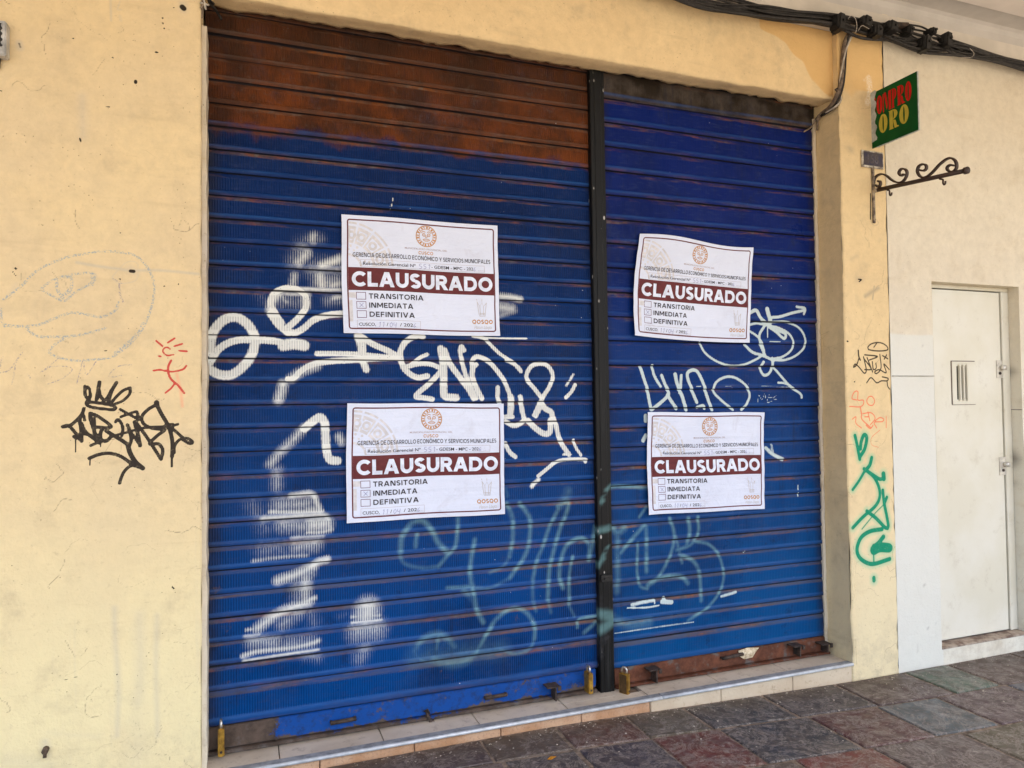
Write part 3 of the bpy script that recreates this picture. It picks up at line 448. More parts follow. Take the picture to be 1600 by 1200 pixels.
ls = empty('roller_shutter', (0.72, SY, ST), 'wide blue roller shutter with rusty brown top, left of the black post', 'shutter')
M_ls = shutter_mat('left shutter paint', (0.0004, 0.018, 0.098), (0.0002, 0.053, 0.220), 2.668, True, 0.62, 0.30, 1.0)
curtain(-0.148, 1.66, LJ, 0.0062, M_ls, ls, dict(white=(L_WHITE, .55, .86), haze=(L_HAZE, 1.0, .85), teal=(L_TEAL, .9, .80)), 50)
RJ = [3.31, 3.17, 3.029]+[3.029-0.1222*i for i in range(1, 13)]+[1.465-0.0957*i for i in range(1, 14)]; RJ[-1] = 0.19; RJ[14] = 1.563
RJ = sorted(set(round(v, 4) for v in RJ+[1.465]), reverse=True)
rs = empty('roller_shutter', (2.35, SY, ST), 'narrower ultramarine roller shutter with a rusty red bottom bar, between the black post and pillar', 'shutter')
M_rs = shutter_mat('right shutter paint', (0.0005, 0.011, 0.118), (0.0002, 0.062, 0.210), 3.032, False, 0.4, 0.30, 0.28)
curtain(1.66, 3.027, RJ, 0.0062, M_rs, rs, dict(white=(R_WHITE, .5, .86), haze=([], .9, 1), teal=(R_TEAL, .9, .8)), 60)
# bottom bars, handles, lock brackets
def bar_mat(name, blue, rust, thr):
    n = NT(name, 0.55, 0.2); k = n.math('ADD', n.noise(6, 7, 0.8), n.math('MULTIPLY', n.math('SUBTRACT', n.noise(22, 6, .75), .5), .55)); z = n.xyz()[2]
    r = n.mix(n.ramp(n.noise(12, 6, .7), .35, .7), tuple(v*.45 for v in rust), rust); r = n.mix(n.ramp(n.noise(20, 5), .52, .7), r, (.12, .105, .095))
    kk = n.math('ADD', k, n.ramp(z, ST+.045, ST, 0, .3)); kk = n.math('ADD', kk, n.ramp(n.xyz()[0], 0.20, 0.0, 0, .3))
    bl = n.mix(n.ramp(n.noise(30, 6, .75), .45, .7), blue, tuple(v*.45+.01 for v in blue)); n.col(n.mix(n.ramp(kk, thr, thr+.09), bl, r)); n.bump(n.noise(60, 5, .7), .3, .003); return n.m
M_lbar = bar_mat('left bar paint', (0.003, 0.058, 0.27), (0.12, 0.085, 0.065), 0.56); M_rbar = bar_mat('right bar rust', (0.07, 0.045, 0.035), (0.17, 0.062, 0.034), 0.33)
b = MB(); b.box(-.148, 1.60, .172, .19, ST+.022, .207, .003); b.box(-.148, 1.60, .158, .19, ST+.003, ST+.018, .003); b.box(.118, .13, .168, .18, ST+.022, .2, .001); b.build('bottom_bar', M_lbar, ls)
b = MB(); b.box(1.70, 3.03, .174, .19, ST+.016, .192, .003); b.box(1.70, 3.03, .15, .19, ST+.003, ST+.014, .003); b.build('bottom_bar', M_rbar, rs)
def handle(px, par):
    (u0, v0), (u1, v1) = px; a = onY(u0, v0, .155); c = onY(u1, v1, .155); b = MB()
    for p in (a, c): b.tube([(p[0], .175, p[2]), (p[0], .157, p[2])], .006, 8)
    b.tube([(a[0]-.004, .155, a[2]), (c[0]+.004, .155, c[2])], .0085, 10); b.build('handle', M_rustd, par, True)
handle(((518, 1130), (555, 1123)), ls); handle(((759, 1091), (791, 1085)), ls); handle(((1130, 1029), (1160, 1022)), rs)
def bracket(u, v, par, zh=.07, sgn=1):
    p = onY(u, v, .172); b = MB(); x = p[0]; z = p[2]
    b.box(x-.045, x+.02, .115, .172, z-.006, z, .001); b.box(x-.004, x+.004, .12, .172, z-zh, z-.006, .001); b.box(x+.006, x+.022, .108, .116, z-.02, z+.002, .001)
    b.build('lock_bracket', M_rustd, par)
bracket(862, 1066, ls); bracket(1018, 1040, rs); bracket(1240, 1004, rs, .06); bracket(1283, 1001, rs, .05)
p = onY(666, 1118, .168); b = MB(); b.tube([(p[0], .17, p[2]+.02), (p[0]+.006, .15, p[2]), (p[0]+.012, .147, p[2]-.022), (p[0]+.03, .15, p[2]-.018)], .006, 8); b.tube([(p[0]-.01, .168, p[2]+.02), (p[0]+.004, .158, p[2]+.03), (p[0]+.014, .16, p[2]+.01)], .004, 6); b.build('eyelet', M_rustd, ls, True)
# black post between the shutters
n = NT('chipped black paint', .5, .2); ch = n.ramp(n.voro(34, stretch=(1, 1, .5)), .2, .13); ch = n.math('MULTIPLY', ch, n.ramp(n.noise(5, 4), .50, .58)); z = n.xyz()[2]
sc_ = n.ramp(n.noise(1, 5, .7, stretch=(60, 60, 2.5)), .56, .72); c = n.mix(n.math('MULTIPLY', sc_, .6), (.006, .006, .006), (.030, .030, .028)); c = n.mix(n.math('MULTIPLY', n.ramp(n.noise(3.3, 6, .7), .5, .7), n.ramp(z, .9, .2, 0, .9)), c, (.055, .055, .06))
tl = n.ramp(n.attr('teal'), 0.1, 1.0, 0, .4); c = n.mix(tl, c, (.2, .4, .4)); n.col(n.mix(ch, c, (.45, .43, .4))); n.bump(n.noise(30, 5), .25, .004); M_post = n.m
post = empty('shutter_post', (1.645, .15, ST), 'black painted steel post with chipped paint, upright between the two shutters', 'post')
PXL = [(onY(921.5, 130, .15)[0], onY(943.5, 130, .15)[0]), (onY(938.7, 1070, .15)[0], onY(960.5, 1070, .15)[0])]
V = []; zz = np.arange(ST, 3.2, .02)
for z_ in zz:
    t = (z_-ST)/3.0; x0 = PXL[1][0]+(PXL[0][0]-PXL[1][0])*t; x1 = PXL[1][1]+(PXL[0][1]-PXL[1][1])*t
    V += [(x0, .185, z_), (x0, .152, z_), (x0+.003, .149, z_), (x0+.02, .149, z_), (x0+.022, .1465, z_), (x1-.022, .1465, z_), (x1-.02, .149, z_), (x1-.003, .149, z_), (x1, .152, z_), (x1, .185, z_)]
V = np.array(V); Fc = [[i*10+k, i*10+k+1, (i+1)*10+k+1, (i+1)*10+k] for i in range(len(zz)-1) for k in range(9)]
link('post_body', V, Fc, M_post, post, False, {'teal': raster(V[:, 0], V[:, 2], strokes_to_plane([(600, 740, 3.872, [([(1280,350),(1360,330)],40),([(1300,560),(1350,440)],26),([(1300,850),(1390,860)],60),([(1300,950),(1390,890)],60),([(1310,180),(1350,90),(1394,70)],24)])], .15), .8)})
p = onY(947, 903, .145); b = MB(); b.box(p[0]-.03, p[0]+.03, .132, .15, p[2]-.016, p[2]+.016, .003); b.box(p[0]-.018, p[0]+.026, .125, .133, p[2]-.006, p[2]+.006, .002); b.build('latch', M_black, post)

# padlocks: long brass bodies seen edge-on
def padlock(u, v, y, hgt, yaw, label, cheek):
    p = onY(u, v, y); r = empty('padlock', (p[0], y, p[2]), label, 'padlock', 'brass padlocks along the sill'); R = Matrix.Rotation(yaw, 3, 'Z'); c = (p[0], y, p[2])
    b = MB(); b.box(p[0]-.012, p[0]+.012, y, y+.05, p[2], p[2]+hgt, .003, R, c); b.build('body', M_brass, r)
    b = MB(); b.box(p[0]-.0135, p[0]-.012, y+.006, y+.046, p[2]+.006, p[2]+hgt-.006, .0005, R, c)
    if cheek: b.build('side_plate', M_brown, r)
    b = MB(); pts = [(0, .012, hgt-.01), (0, .012, hgt+.018), (0, .018, hgt+.026), (0, .032, hgt+.026), (0, .038, hgt+.018), (0, .038, hgt-.01)]
    b.tube([Vector(c)+R@Vector(q) for q in pts], .0055, 8); b.build('shackle', M_steel, r, True)
    b = MB(); q = Vector(c)+R@Vector((0, -.0015, .018)); b.tube([q, q+R@Vector((0, .004, 0))], .005, 10); b.build('keyhole', M_rustd, r)
padlock(345.5, 1183, .10, .108, 0.02, 'brass padlock at the far left end of the sill beside the yellow wall', False)
padlock(924, 1085, .10, .098, 0.05, 'brass padlock hanging just left of the foot of the black post', False)
padlock(983, 1086, .085, .1, 0.5, 'brass padlock turned to show its brown side, right of the foot of the black post', True)

# ------------------------------------------------------------------ doorstep
def gz(x): return float(np.clip(.027*(3.04-x), 0, .046))
step = empty('doorstep', (1.45, .1, 0), 'low tiled doorstep with grey metal nosing under the shutters', 'doorstep')
n = NT('cream tile', .4, .4); c = n.mix(n.ramp(n.noise(6, 5), .35, .7), (.60, .53, .43), (.50, .43, .34)); c = n.mix(n.math('MULTIPLY', n.ramp(n.noise(26, 6, .7), .52, .72), .6), c, (.27, .21, .16))
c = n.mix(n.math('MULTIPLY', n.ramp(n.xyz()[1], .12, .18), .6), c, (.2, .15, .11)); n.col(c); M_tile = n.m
b = MB(); jx = [LX+.002, .13, .545, .965, 1.39, 1.81, 2.222, 2.638, RX]
for a, c_ in zip(jx[:-1], jx[1:]):
    if abs(a-1.39) < .01: b.box(a+.002, c_-.002, .042, .098, ST-.02, ST, .001); b.box(a+.002, 1.715, .0985, .2, ST-.02, ST, .001)
    elif abs(a-1.81) < .01: b.box(a+.002, c_-.002, .042, .2, ST-.02, ST, .001)
    else: b.box(a+.002, c_-.002, .042, .2, ST-.02, ST, .001)
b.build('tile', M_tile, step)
b = MB(); b.box(LX+.002, RX, .03, .22, ST-.045, ST-.014); b.build('tile_bed', simple('grout', (.20, .15, .11), .9, .2), step)
M_alu = simple('dull aluminium', (.30, .32, .34), 0.6, .4, .15, var=.25, scale=25); M_alu2 = simple('bright nosing edge', (.60, .63, .66), .45, .4, .2, var=.15, scale=25)
for a, c_ in ((LX+.001, 1.862), (1.866, RX)):
    b = MB(); b.box(a, c_, .004, .040, ST-.008, ST+.002, .0015); b.build('nosing', M_alu, step)
    b = MB(); b.tube([(a, .001, ST-.0055), (c_, .001, ST-.0055)], .0075, 10); b.build('nosing_edge', M_alu2, step, True)
n = NT('sawn pink stone', .85, .2); c = n.mix(n.ramp(n.noise(9, 5), .3, .7), (.46, .25, .13), (.58, .37, .23)); c = n.mix(n.ramp(n.noise(90, 5, .7), .5, .7, 0, .6), c, (.25, .15, .1)); n.col(c); n.bump(n.noise(70, 4), .5, .006); M_pink = n.m
n = NT('cream stone', .85, .2); c = n.mix(n.ramp(n.noise(7, 5), .3, .7), (.62, .52, .38), (.55, .44, .31)); c = n.mix(n.math('MULTIPLY', n.ramp(n.noise(22, 6, .75), .56, .7), .6), c, (.30, .2, .12)); n.col(c); n.bump(n.noise(50, 4), .5, .006); M_cream = n.m
b = MB()
for a, c_ in ((LX, .28), (.284, .665), (.669, 1.05), (1.054, 1.44), (1.444, 1.80)): b.box(a, c_, .012, .1, -.06, ST-.013, .002)
b.build('riser', M_pink, step)
b = MB()
for a, c_ in ((1.804, 2.2), (2.202, 2.64), (2.642, RX)): b.box(a, c_, .008, .1, -.06, ST-.012, .003)
b.build('riser', M_cream, step)

# ------------------------------------------------------------------ neighbouring white building
nb = empty('neighbour_building', (5, 0, 0), 'off white plastered building at the right edge with a recessed door opening', 'building')
DX0, DX1, DT, DB, DY = 3.68, 4.395, 2.17, 0.095, 0.07
def nwall(xs, zs, parts, seed):
    V, Fc = grid(xs, zs, lambda X, Z: .006*(vnoise(X, Z, .4, .5, seed)-.5)+.002*(vnoise(X, Z, .07, .1, seed+1)-.5)); return V, [list(f) for f in Fc]
mv = MB(); A = {k: [] for k in ('panel', 'smear', 'pale')}
def addw(x0, x1, z0, z1, st=.02):
    xs = np.linspace(x0, x1, max(2, int((x1-x0)/st)+1)); zs = np.linspace(z0, z1, max(2, int((z1-z0)/st)+1)); V, Fc = nwall(xs, zs, None, 70); X, Z = V[:, 0], V[:, 2]
    mv.add(V, Fc); A['panel'] += list(np.clip(.5+(1.86+.02*(vnoise(X, Z, .06, .1, 74)-.5)-Z)*22, 0, 1)*(X < 3.69)); A['smear'] += list(raster(X, Z, strokes_to_plane([(1200, 900, 4, [([(920,80),(1040,30)],6,.5),([(990,330),(1060,290)],5,.5),([(940,430),(940,470)],16,.5),([(920,170),(915,200)],10,.4)]), (1200, 300, 4, [([(1340,350),(1350,340)],20,.25),([(970,965),(975,972)],14,.6)])], 0), .9))
    A['pale'] += list(raster(X, Z, strokes_to_plane([(1200, 300, 4, [([(925,198),(980,206),(1080,210),(1180,228),(1270,235)],4,.5)])], 0), .9))
addw(PX-.004, DX0, 0, 3.66); addw(DX0, DX1, DT, 3.66); addw(DX1, 5.2, 0, 3.66); addw(DX0, DX1, -.02, DB)
z0 = len(mv.v)
for (x, y0, y1) in ((DX0, 0, DY+.03), (DX1, 0, DY+.03)):
    k = 1 if x == DX1 else -1
    zs = np.linspace(DB-.02, DT, 140); ys = np.linspace(y0, y1, 6); V = [(x, y_, z_) for z_ in zs for y_ in ys]; Fc = [[i*6+j, (i+1)*6+j, (i+1)*6+j+1, i*6+j+1] for i in range(139) for j in range(5)]
    if k < 0: Fc = [f[::-1] for f in Fc]
    mv.add(V, Fc)
    for (_, y_, z_) in V:
        s = 0
        if x == DX1:
            for zc, hw, am in ((1.66, .07, .75), (1.13, .10, 1.0), (.98, .06, .5)): s = max(s, am*max(0, 1-abs(z_-zc)/hw)*min(1, (y_/(DY+.03))**.8+.15))
        A['panel'].append(0); A['smear'].append(s); A['pale'].append(0)
mv.add([(DX0, 0, DT), (DX1, 0, DT), (DX1, DY+.03, DT), (DX0, DY+.03, DT)], [[0, 1, 2, 3]]); [A[k].append(0) for k in A for _ in range(4)]
link('wall', mv.v, mv.f, M_white, nb, True, A)
b = MB(); b.box(5.2, 12, 0, .2, 0, 3.66); b.box(PX, 12, .2, .35, 0, 3.7); b.build('rear_wall', M_white, nb)
n = NT('sill stone', .8, .2); c = n.mix(n.ramp(n.noise(14, 6, .7), .4, .65), (.40, .33, .26), (.16, .11, .085)); n.col(c)
b = MB(); b.box(DX0, DX1, -.004, DY+.02, DB-.008, DB+.002, .002); b.build('door_sill', n.m, nb)
M_joint = simple('joint line', (.34, .31, .27), .9, .1); b = MB(); b.box(DX1-.0015, DX1+.001, .002, DY, 1.425, 1.43); b.build('panel_joint', M_joint, nb); b = MB(); z1 = onY(1430, 587.5)[2]; b.box(PX+.002, DX0-.002, -.0042, .001, z1-.002, z1+.0015); b.build('panel_joint', M_joint, nb)
b = MB(); b.box(-4, 12, -.004, .3, 3.524, 3.655); ub = b.build('upper_band', simple('upper band paint', (.66, .61, .53), .88, .2, var=.12, scale=3.2), nb)
# door
dr = empty('door', (4.0, DY, DB), 'cream painted metal door with a barred vent and two locks, set in the white wall', 'door')
n = NT('door paint', .5, .4); c = n.mix(n.ramp(n.noise(3, 5), .35, .7), (.66, .625, .50), (.71, .685, .585)); c = n.mix(n.math('MULTIPLY', n.ramp(n.noise(9, 6, .75), .54, .72), .35), c, (.42, .36, .26)); c = n.mix(n.math('MULTIPLY', n.ramp(n.voro(60), .1, .06), n.ramp(n.noise(8, 4), .6, .66, 0, .5)), c, (.2, .16, .12)); n.col(c); n.bump(n.noise(12, 4), .12, .005); M_door = n.m
dyb = DY
vx0, vx1, vz0, vz1 = onY(1496, 630, DY)[0], onY(1513, 630, DY)[0], onY(1500, 624, DY)[2], onY(1500, 572, DY)[2]
gapx = onY(1569, 700, DY)[0]; dl = gapx-.008
b = MB(); b.box(DX0+.002, vx0, DY, DY+.03, DB+.012, DT-.03); b.box(vx1, dl, DY, DY+.03, DB+.012, DT-.03); b.box(vx0, vx1, DY, DY+.03, DB+.012, vz0); b.box(vx0, vx1, DY, DY+.03, vz1, DT-.03); b.build('door_leaf', M_door, dr)
b = MB(); b.box(DX0, DX1, DY+.034, DY+.05, DB, DT); b.build('door_shadow_gap', M_dark, dr)
b = MB(); b.box(gapx+.004, DX1-.001, DY-.004, DY+.03, DB+.005, DT-.024, .002); b.box(DX0+.001, DX1-.001, DY-.004, DY+.03, DT-.022, DT-.001, .002); b.build('door_frame', M_door, dr)
b = MB(); fx0, fx1, fz0, fz1 = onY(1488, 630, DY)[0], onY(1524, 630, DY)[0], onY(1500, 632, DY)[2], onY(1500, 565, DY)[2]
for q in ((fx0, fx1, fz1-.012, fz1), (fx0, fx1, fz0, fz0+.012), (fx0, fx0+.01, fz0+.012, fz1-.012)): b.box(q[0], q[1], DY-.005, DY, q[2], q[3], .0015)
b.box(fx0+.01, vx0-.004, DY-.003, DY, fz0+.012, fz1-.012, .001)
vg = b.build('vent', M_door, dr); bo = MB(); bo.box(fx0-.004, fx1, DY-.003, DY, fz1, fz1+.005); bo.box(fx0-.005, fx0, DY-.003, DY, fz0, fz1); bo.box(fx0, fx1, DY-.002, DY, fz0-.003, fz0); link('seam', bo.v, bo.f, simple('dark outline', (.16, .12, .1), .9, .1), vg); b = MB()  # thin dark outline along top, left and bottom of the vent
for i in range(3):
    x = vx0+(vx1-vx0)*(.2+.33*i); b.box(x-.006, x+.006, DY-.012, DY+.004, vz0-.008, vz1+.008, .002)
gb = link('grille', b.v, b.f, M_door, vg)
def lock(u0, v0, u1, v1):
    a = onY(u0, v0, DY); c = onY(u1, v1, DY); b = MB(); b.box(a[0], c[0], DY-.004, DY, c[2], a[2], .0015); lp = b.build('lock_plate', simple('lock plate', (.6, .56, .47), .4, .4), dr)
    cx = (a[0]+c[0])/2; b = MB(); b.tube([(cx+.015, DY-.004, a[2]-.045), (cx+.015, DY-.03, a[2]-.045)], .016, 14); l2 = link('lock_cylinder', b.v, b.f, simple('lock knob', (.75, .72, .64), .3, .5, .4), lp, True)
    b = MB(); b.tube([(cx, DY-.004, c[2]+.03), (cx, DY-.009, c[2]+.03)], .009, 10); link('keyhole', b.v, b.f, M_rustd, lp)
lock(1556, 563, 1566, 591); lock(1560.5, 714, 1572, 742)

# ------------------------------------------------------------------ arcade ceiling (carries the paving's shade)
V = []; Fc = []; prof = [(-.002, 3.655), (-.002, 3.70), (-.012, 3.728), (-.03, 3.738), (-.15, 3.742), (-.152, 3.728), (-3.6, 3.728), (-3.6, 3.95), (.4, 3.95), (.4, 3.655)]
for x in (-9.0, 14.0):
    for y, z_ in prof: V.append((x, y, z_))
k = len(prof)
cl = link('ceiling', V, [[i, i+1, k+i+1, k+i] for i in range(k-1) if i < 4] + [[k-1, 0, k, 2*k-1]], M_ceil); tag(cl, kind='structure')
cl2 = link('ceiling', V, [[i, i+1, k+i+1, k+i] for i in range(4, k-1)], M_ceil2); tag(cl2, kind='structure')

# ------------------------------------------------------------------ paving
n = NT('worn stone slabs', .62, .35); sc0 = n.attrc('stone'); c = n.mix(n.ramp(n.noise(5, 6, .7), .3, .7, 0, .5), sc0, (.068, .054, .045))
wear = n.ramp(n.noise(16, 7, .75, dist=1.2), .44, .60); c = n.mix(n.math('MULTIPLY', wear, .52), c, (.122, .100, .086))
lite = n.ramp(n.noise(34, 6, .7, dist=.8), .55, .66); c = n.mix(n.math('MULTIPLY', lite, .6), c, (.30, .26, .235)); vein = n.ramp(n.noise(6, 7, .8, dist=2.5), .50, .53); vein = n.math('MULTIPLY', vein, n.ramp(n.noise(6, 7, .8, dist=2.5), .57, .54)); c = n.mix(n.math('MULTIPLY', vein, .5), c, (.33, .29, .26))
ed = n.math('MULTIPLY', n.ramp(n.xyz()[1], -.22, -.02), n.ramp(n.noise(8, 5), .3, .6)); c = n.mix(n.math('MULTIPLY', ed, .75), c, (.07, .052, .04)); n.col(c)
n.rough(n.ramp(n.noise(14, 5), .3, .7, .34, .7)); n.bump(n.math('ADD', n.noise(7, 5), n.math('MULTIPLY', n.noise(40, 5, .7), .4)), .5, .012); M_slab = n.m
M_grout = simple('gritty grout', (.24, .19, .15), .9, .2, var=.4, scale=30, c2=(.09, .07, .055), bump=.4)
BRN, MAR, SLT, GRN, RED, DRK = (.088, .062, .048), (.095, .030, .027), (.033, .035, .042), (.100, .115, .108), (.12, .028, .021), (.050, .041, .037)
sv = []; sf = []; scol = []
def slab(x0, x1, y0, y1, colr, seed):
    r = random.Random(seed); m = .009; q = []
    for (x, y) in ((x0+m, y0+m), (x1-m, y0+m), (x1-m, y1-m), (x0+m, y1-m)): q.append((x+r.uniform(-.006, .006), y+r.uniform(-.006, .006)-.045*(x-2.1)*min(1, -y*4)))
    zt = .004+r.uniform(0, .004); cx = sum(p[0] for p in q)/4; cy = sum(p[1] for p in q)/4; b = len(sv)
    for (x, y) in q: sv.append((x, y, gz(x)-.012))
    for (x, y) in q: sv.append((x, y, gz(x)+zt-.004))
    for (x, y) in q:
        d = math.hypot(cx-x, cy-y); sv.append((x+(cx-x)/d*.008, y+(cy-y)/d*.008, gz(x)+zt))
    for k in range(4):
        j = (k+1) % 4; sf.append((b+k, b+j, b+4+j, b+4+k)); sf.append((b+4+k, b+4+j, b+8+j, b+8+k))
    sf.append((b+8, b+9, b+10, b+11)); cc = tuple(max(.01, v*r.uniform(.8, 1.2)) for v in colr); scol.extend([cc]*12)
ROWS = [0.0, -.262, -.60, -.94, -1.27, -1.62, -1.95, -2.3, -2.62, -2.96, -3.3, -3.62]
known = {0: [(.3, .95, DRK), (.95, 1.3, BRN), (1.3, 1.655, MAR), (1.655, 1.97, BRN), (1.97, 2.43, SLT), (2.43, 2.9, DRK), (2.9, 3.38, BRN), (3.38, 3.7, GRN), (3.7, 4.2, BRN)],
         1: [(.6, .98, BRN), (.98, 1.3, DRK), (1.3, 1.655, SLT), (1.655, 1.99, RED), (1.99, 2.47, SLT), (2.47, 2.87, MAR), (2.87, 3.25, GRN), (3.25, 3.72, BRN), (3.72, 4.1, GRN)],
         2: [(1.7, 2.1, BRN), (2.1, 2.5, RED), (2.5, 3.0, BRN), (3.0, 3.42, BRN), (3.42, 3.85, MAR), (3.85, 4.3, BRN)]}
for i in range(len(ROWS)-1):
    y1, y0 = ROWS[i], ROWS[i+1]; lst = known.get(i, []); x = -6.0; stop = lst[0][0] if lst else 9.0; k = 0
    while x < 9.0:
        if lst and abs(x-stop) < 1e-6:
            for a, c_, cl_ in lst: slab(a, c_, y0, y1, cl_, i*1000+k); k += 1
            x = lst[-1][1]; lst = []; stop = 9.0; continue
        wd = random.uniform(.33, .52); nx = min(x+wd, stop)
        if stop-nx < .2: nx = stop
        slab(x, nx, y0, y1, random.choice([BRN, BRN, MAR, SLT, DRK, GRN, BRN]), i*1000+k); k += 1; x = nx
gx = np.linspace(-9, 14, 120); gy = np.array([.1, -.3, -3.7]); V, Fc = grid(gx, gy, 0.0); V = np.array([(x, z_, gz(x)-.001) for x, _, z_ in V]); b0 = len(sv)
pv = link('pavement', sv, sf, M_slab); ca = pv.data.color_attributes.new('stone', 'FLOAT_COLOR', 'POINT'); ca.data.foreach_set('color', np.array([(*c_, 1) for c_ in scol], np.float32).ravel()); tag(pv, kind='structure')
gr = link('pavement', V, [list(f)[::-1] for f in Fc], M_grout); tag(gr, kind='structure')
st = link('street', [(-80, -120, -.12), (80, -120, -.12), (80, 60, -.12), (-80, 60, -.12)], [[0, 1, 2, 3]], simple('street stone', (.30, .265, .21), .85, .2, var=.2, scale=2)); tag(st, kind='structure')
b = MB(); b.box(-9, 14, -3.9, -3.7, -.12, .0, .01); tag(b.build('kerb', simple('kerb stone', (.3, .28, .25), .85, .2)), kind='structure')
# litter
p = onZ(862, 1185, gz(1.2)+.012); b = MB(); lf = [(0, 0, 0), (.02, .008, .006), (.042, .002, .004), (.03, -.012, .008), (.012, -.014, .003)]; b.add([(p[0]-.02+a, p[1]+c_, p[2]+d) for a, c_, d in lf]+[(p[0]-.02+a, p[1]+c_, p[2]+d-.001) for a, c_, d in lf], [[0, 1, 2, 3, 4], [9, 8, 7, 6, 5]]+[[i, (i+1) % 5, 5+(i+1) % 5, 5+i] for i in range(5)])
tag(b.build('leaf', simple('orange leaf', (.55, .24, .02), .6, .3)), 'small curled orange leaf lying on the dark paving', 'leaf')
gm = MB()
for i in range(420):
    x, y = random.uniform(.4, 4.6), -abs(random.gauss(0, .35 if i < 170 else .035))-.012; s = random.uniform(.002, .006 if i < 170 else .0045); z_ = gz(x)+.007; a = random.random()*3
    q = [(x+s*math.cos(a+k*1.57)*random.uniform(.6, 1.3), y+s*math.sin(a+k*1.57)*random.uniform(.6, 1.3), z_) for k in range(4)]
    gm.add(q+[(x, y, z_+s*.6)], [[0, 1, 4], [1, 2, 4], [2, 3, 4], [3, 0, 4]])
tag(gm.build('grit', simple('plaster crumbs', (.5, .45, .38), .9, .1)), 'scattered pale plaster crumbs on the paving', 'grit', None, 'stuff')
# torn paper on the right bar
p0 = np.array([onY(u, v, .168) for u, v in ((1154, 1017), (1168, 1012), (1186, 1012), (1180, 1020), (1176, 1027), (1163, 1030), (1156, 1026))]); pc = p0.mean(0)-np.array([0, .012, 0])
tag(link('paper_scrap', list(p0)+[pc]+[q+np.array([0, .002, 0]) for q in p0], [[i, (i+1) % 7, 7] for i in range(7)]+[[8+i, 8+(i+1) % 7, (i+1) % 7, i] for i in range(7)], simple('torn paper', (.66, .58, .42), .9, .1, var=.35, scale=60, c2=(.4, .3, .18))), 'crumpled torn scrap of cream paper stuck to the rusty right bottom bar', 'paper')

# ------------------------------------------------------------------ closure notices
TXT = {}
def text2d(s, bold=0.0, shear=0.0, spacing=1.0):
    """built-in font -> (verts, faces) with cap height 1 and the advance starting at x = 0"""
    k = (s, bold, shear, spacing)
    if k in TXT: return TXT[k]
    c = bpy.data.curves.new('t', 'FONT'); c.body = s; c.offset = bold; c.shear = shear; c.space_character = spacing; c.resolution_u = 4
    o = bpy.data.objects.new('t', c); COL.objects.link(o); bpy.context.view_layer.update()
    me = o.evaluated_get(bpy.context.evaluated_depsgraph_get()).to_mesh(); bm = bmesh.new(); bm.from_mesh(me); bmesh.ops.remove_doubles(bm, verts=bm.verts[:], dist=1e-4)
    bmesh.ops.triangulate(bm, faces=bm.faces[:]); bm.verts.index_update()
    V = np.array([v.co[:2] for v in bm.verts]); Fc = [[v.index for v in f.verts] for f in bm.faces]
    bm.free(); o.evaluated_get(bpy.context.evaluated_depsgraph_get()).to_mesh_clear(); bpy.data.objects.remove(o); bpy.data.curves.remove(c)
    V[:, 0] -= V[:, 0].min(); V /= .682; TXT[k] = (V, Fc); return TXT[k]
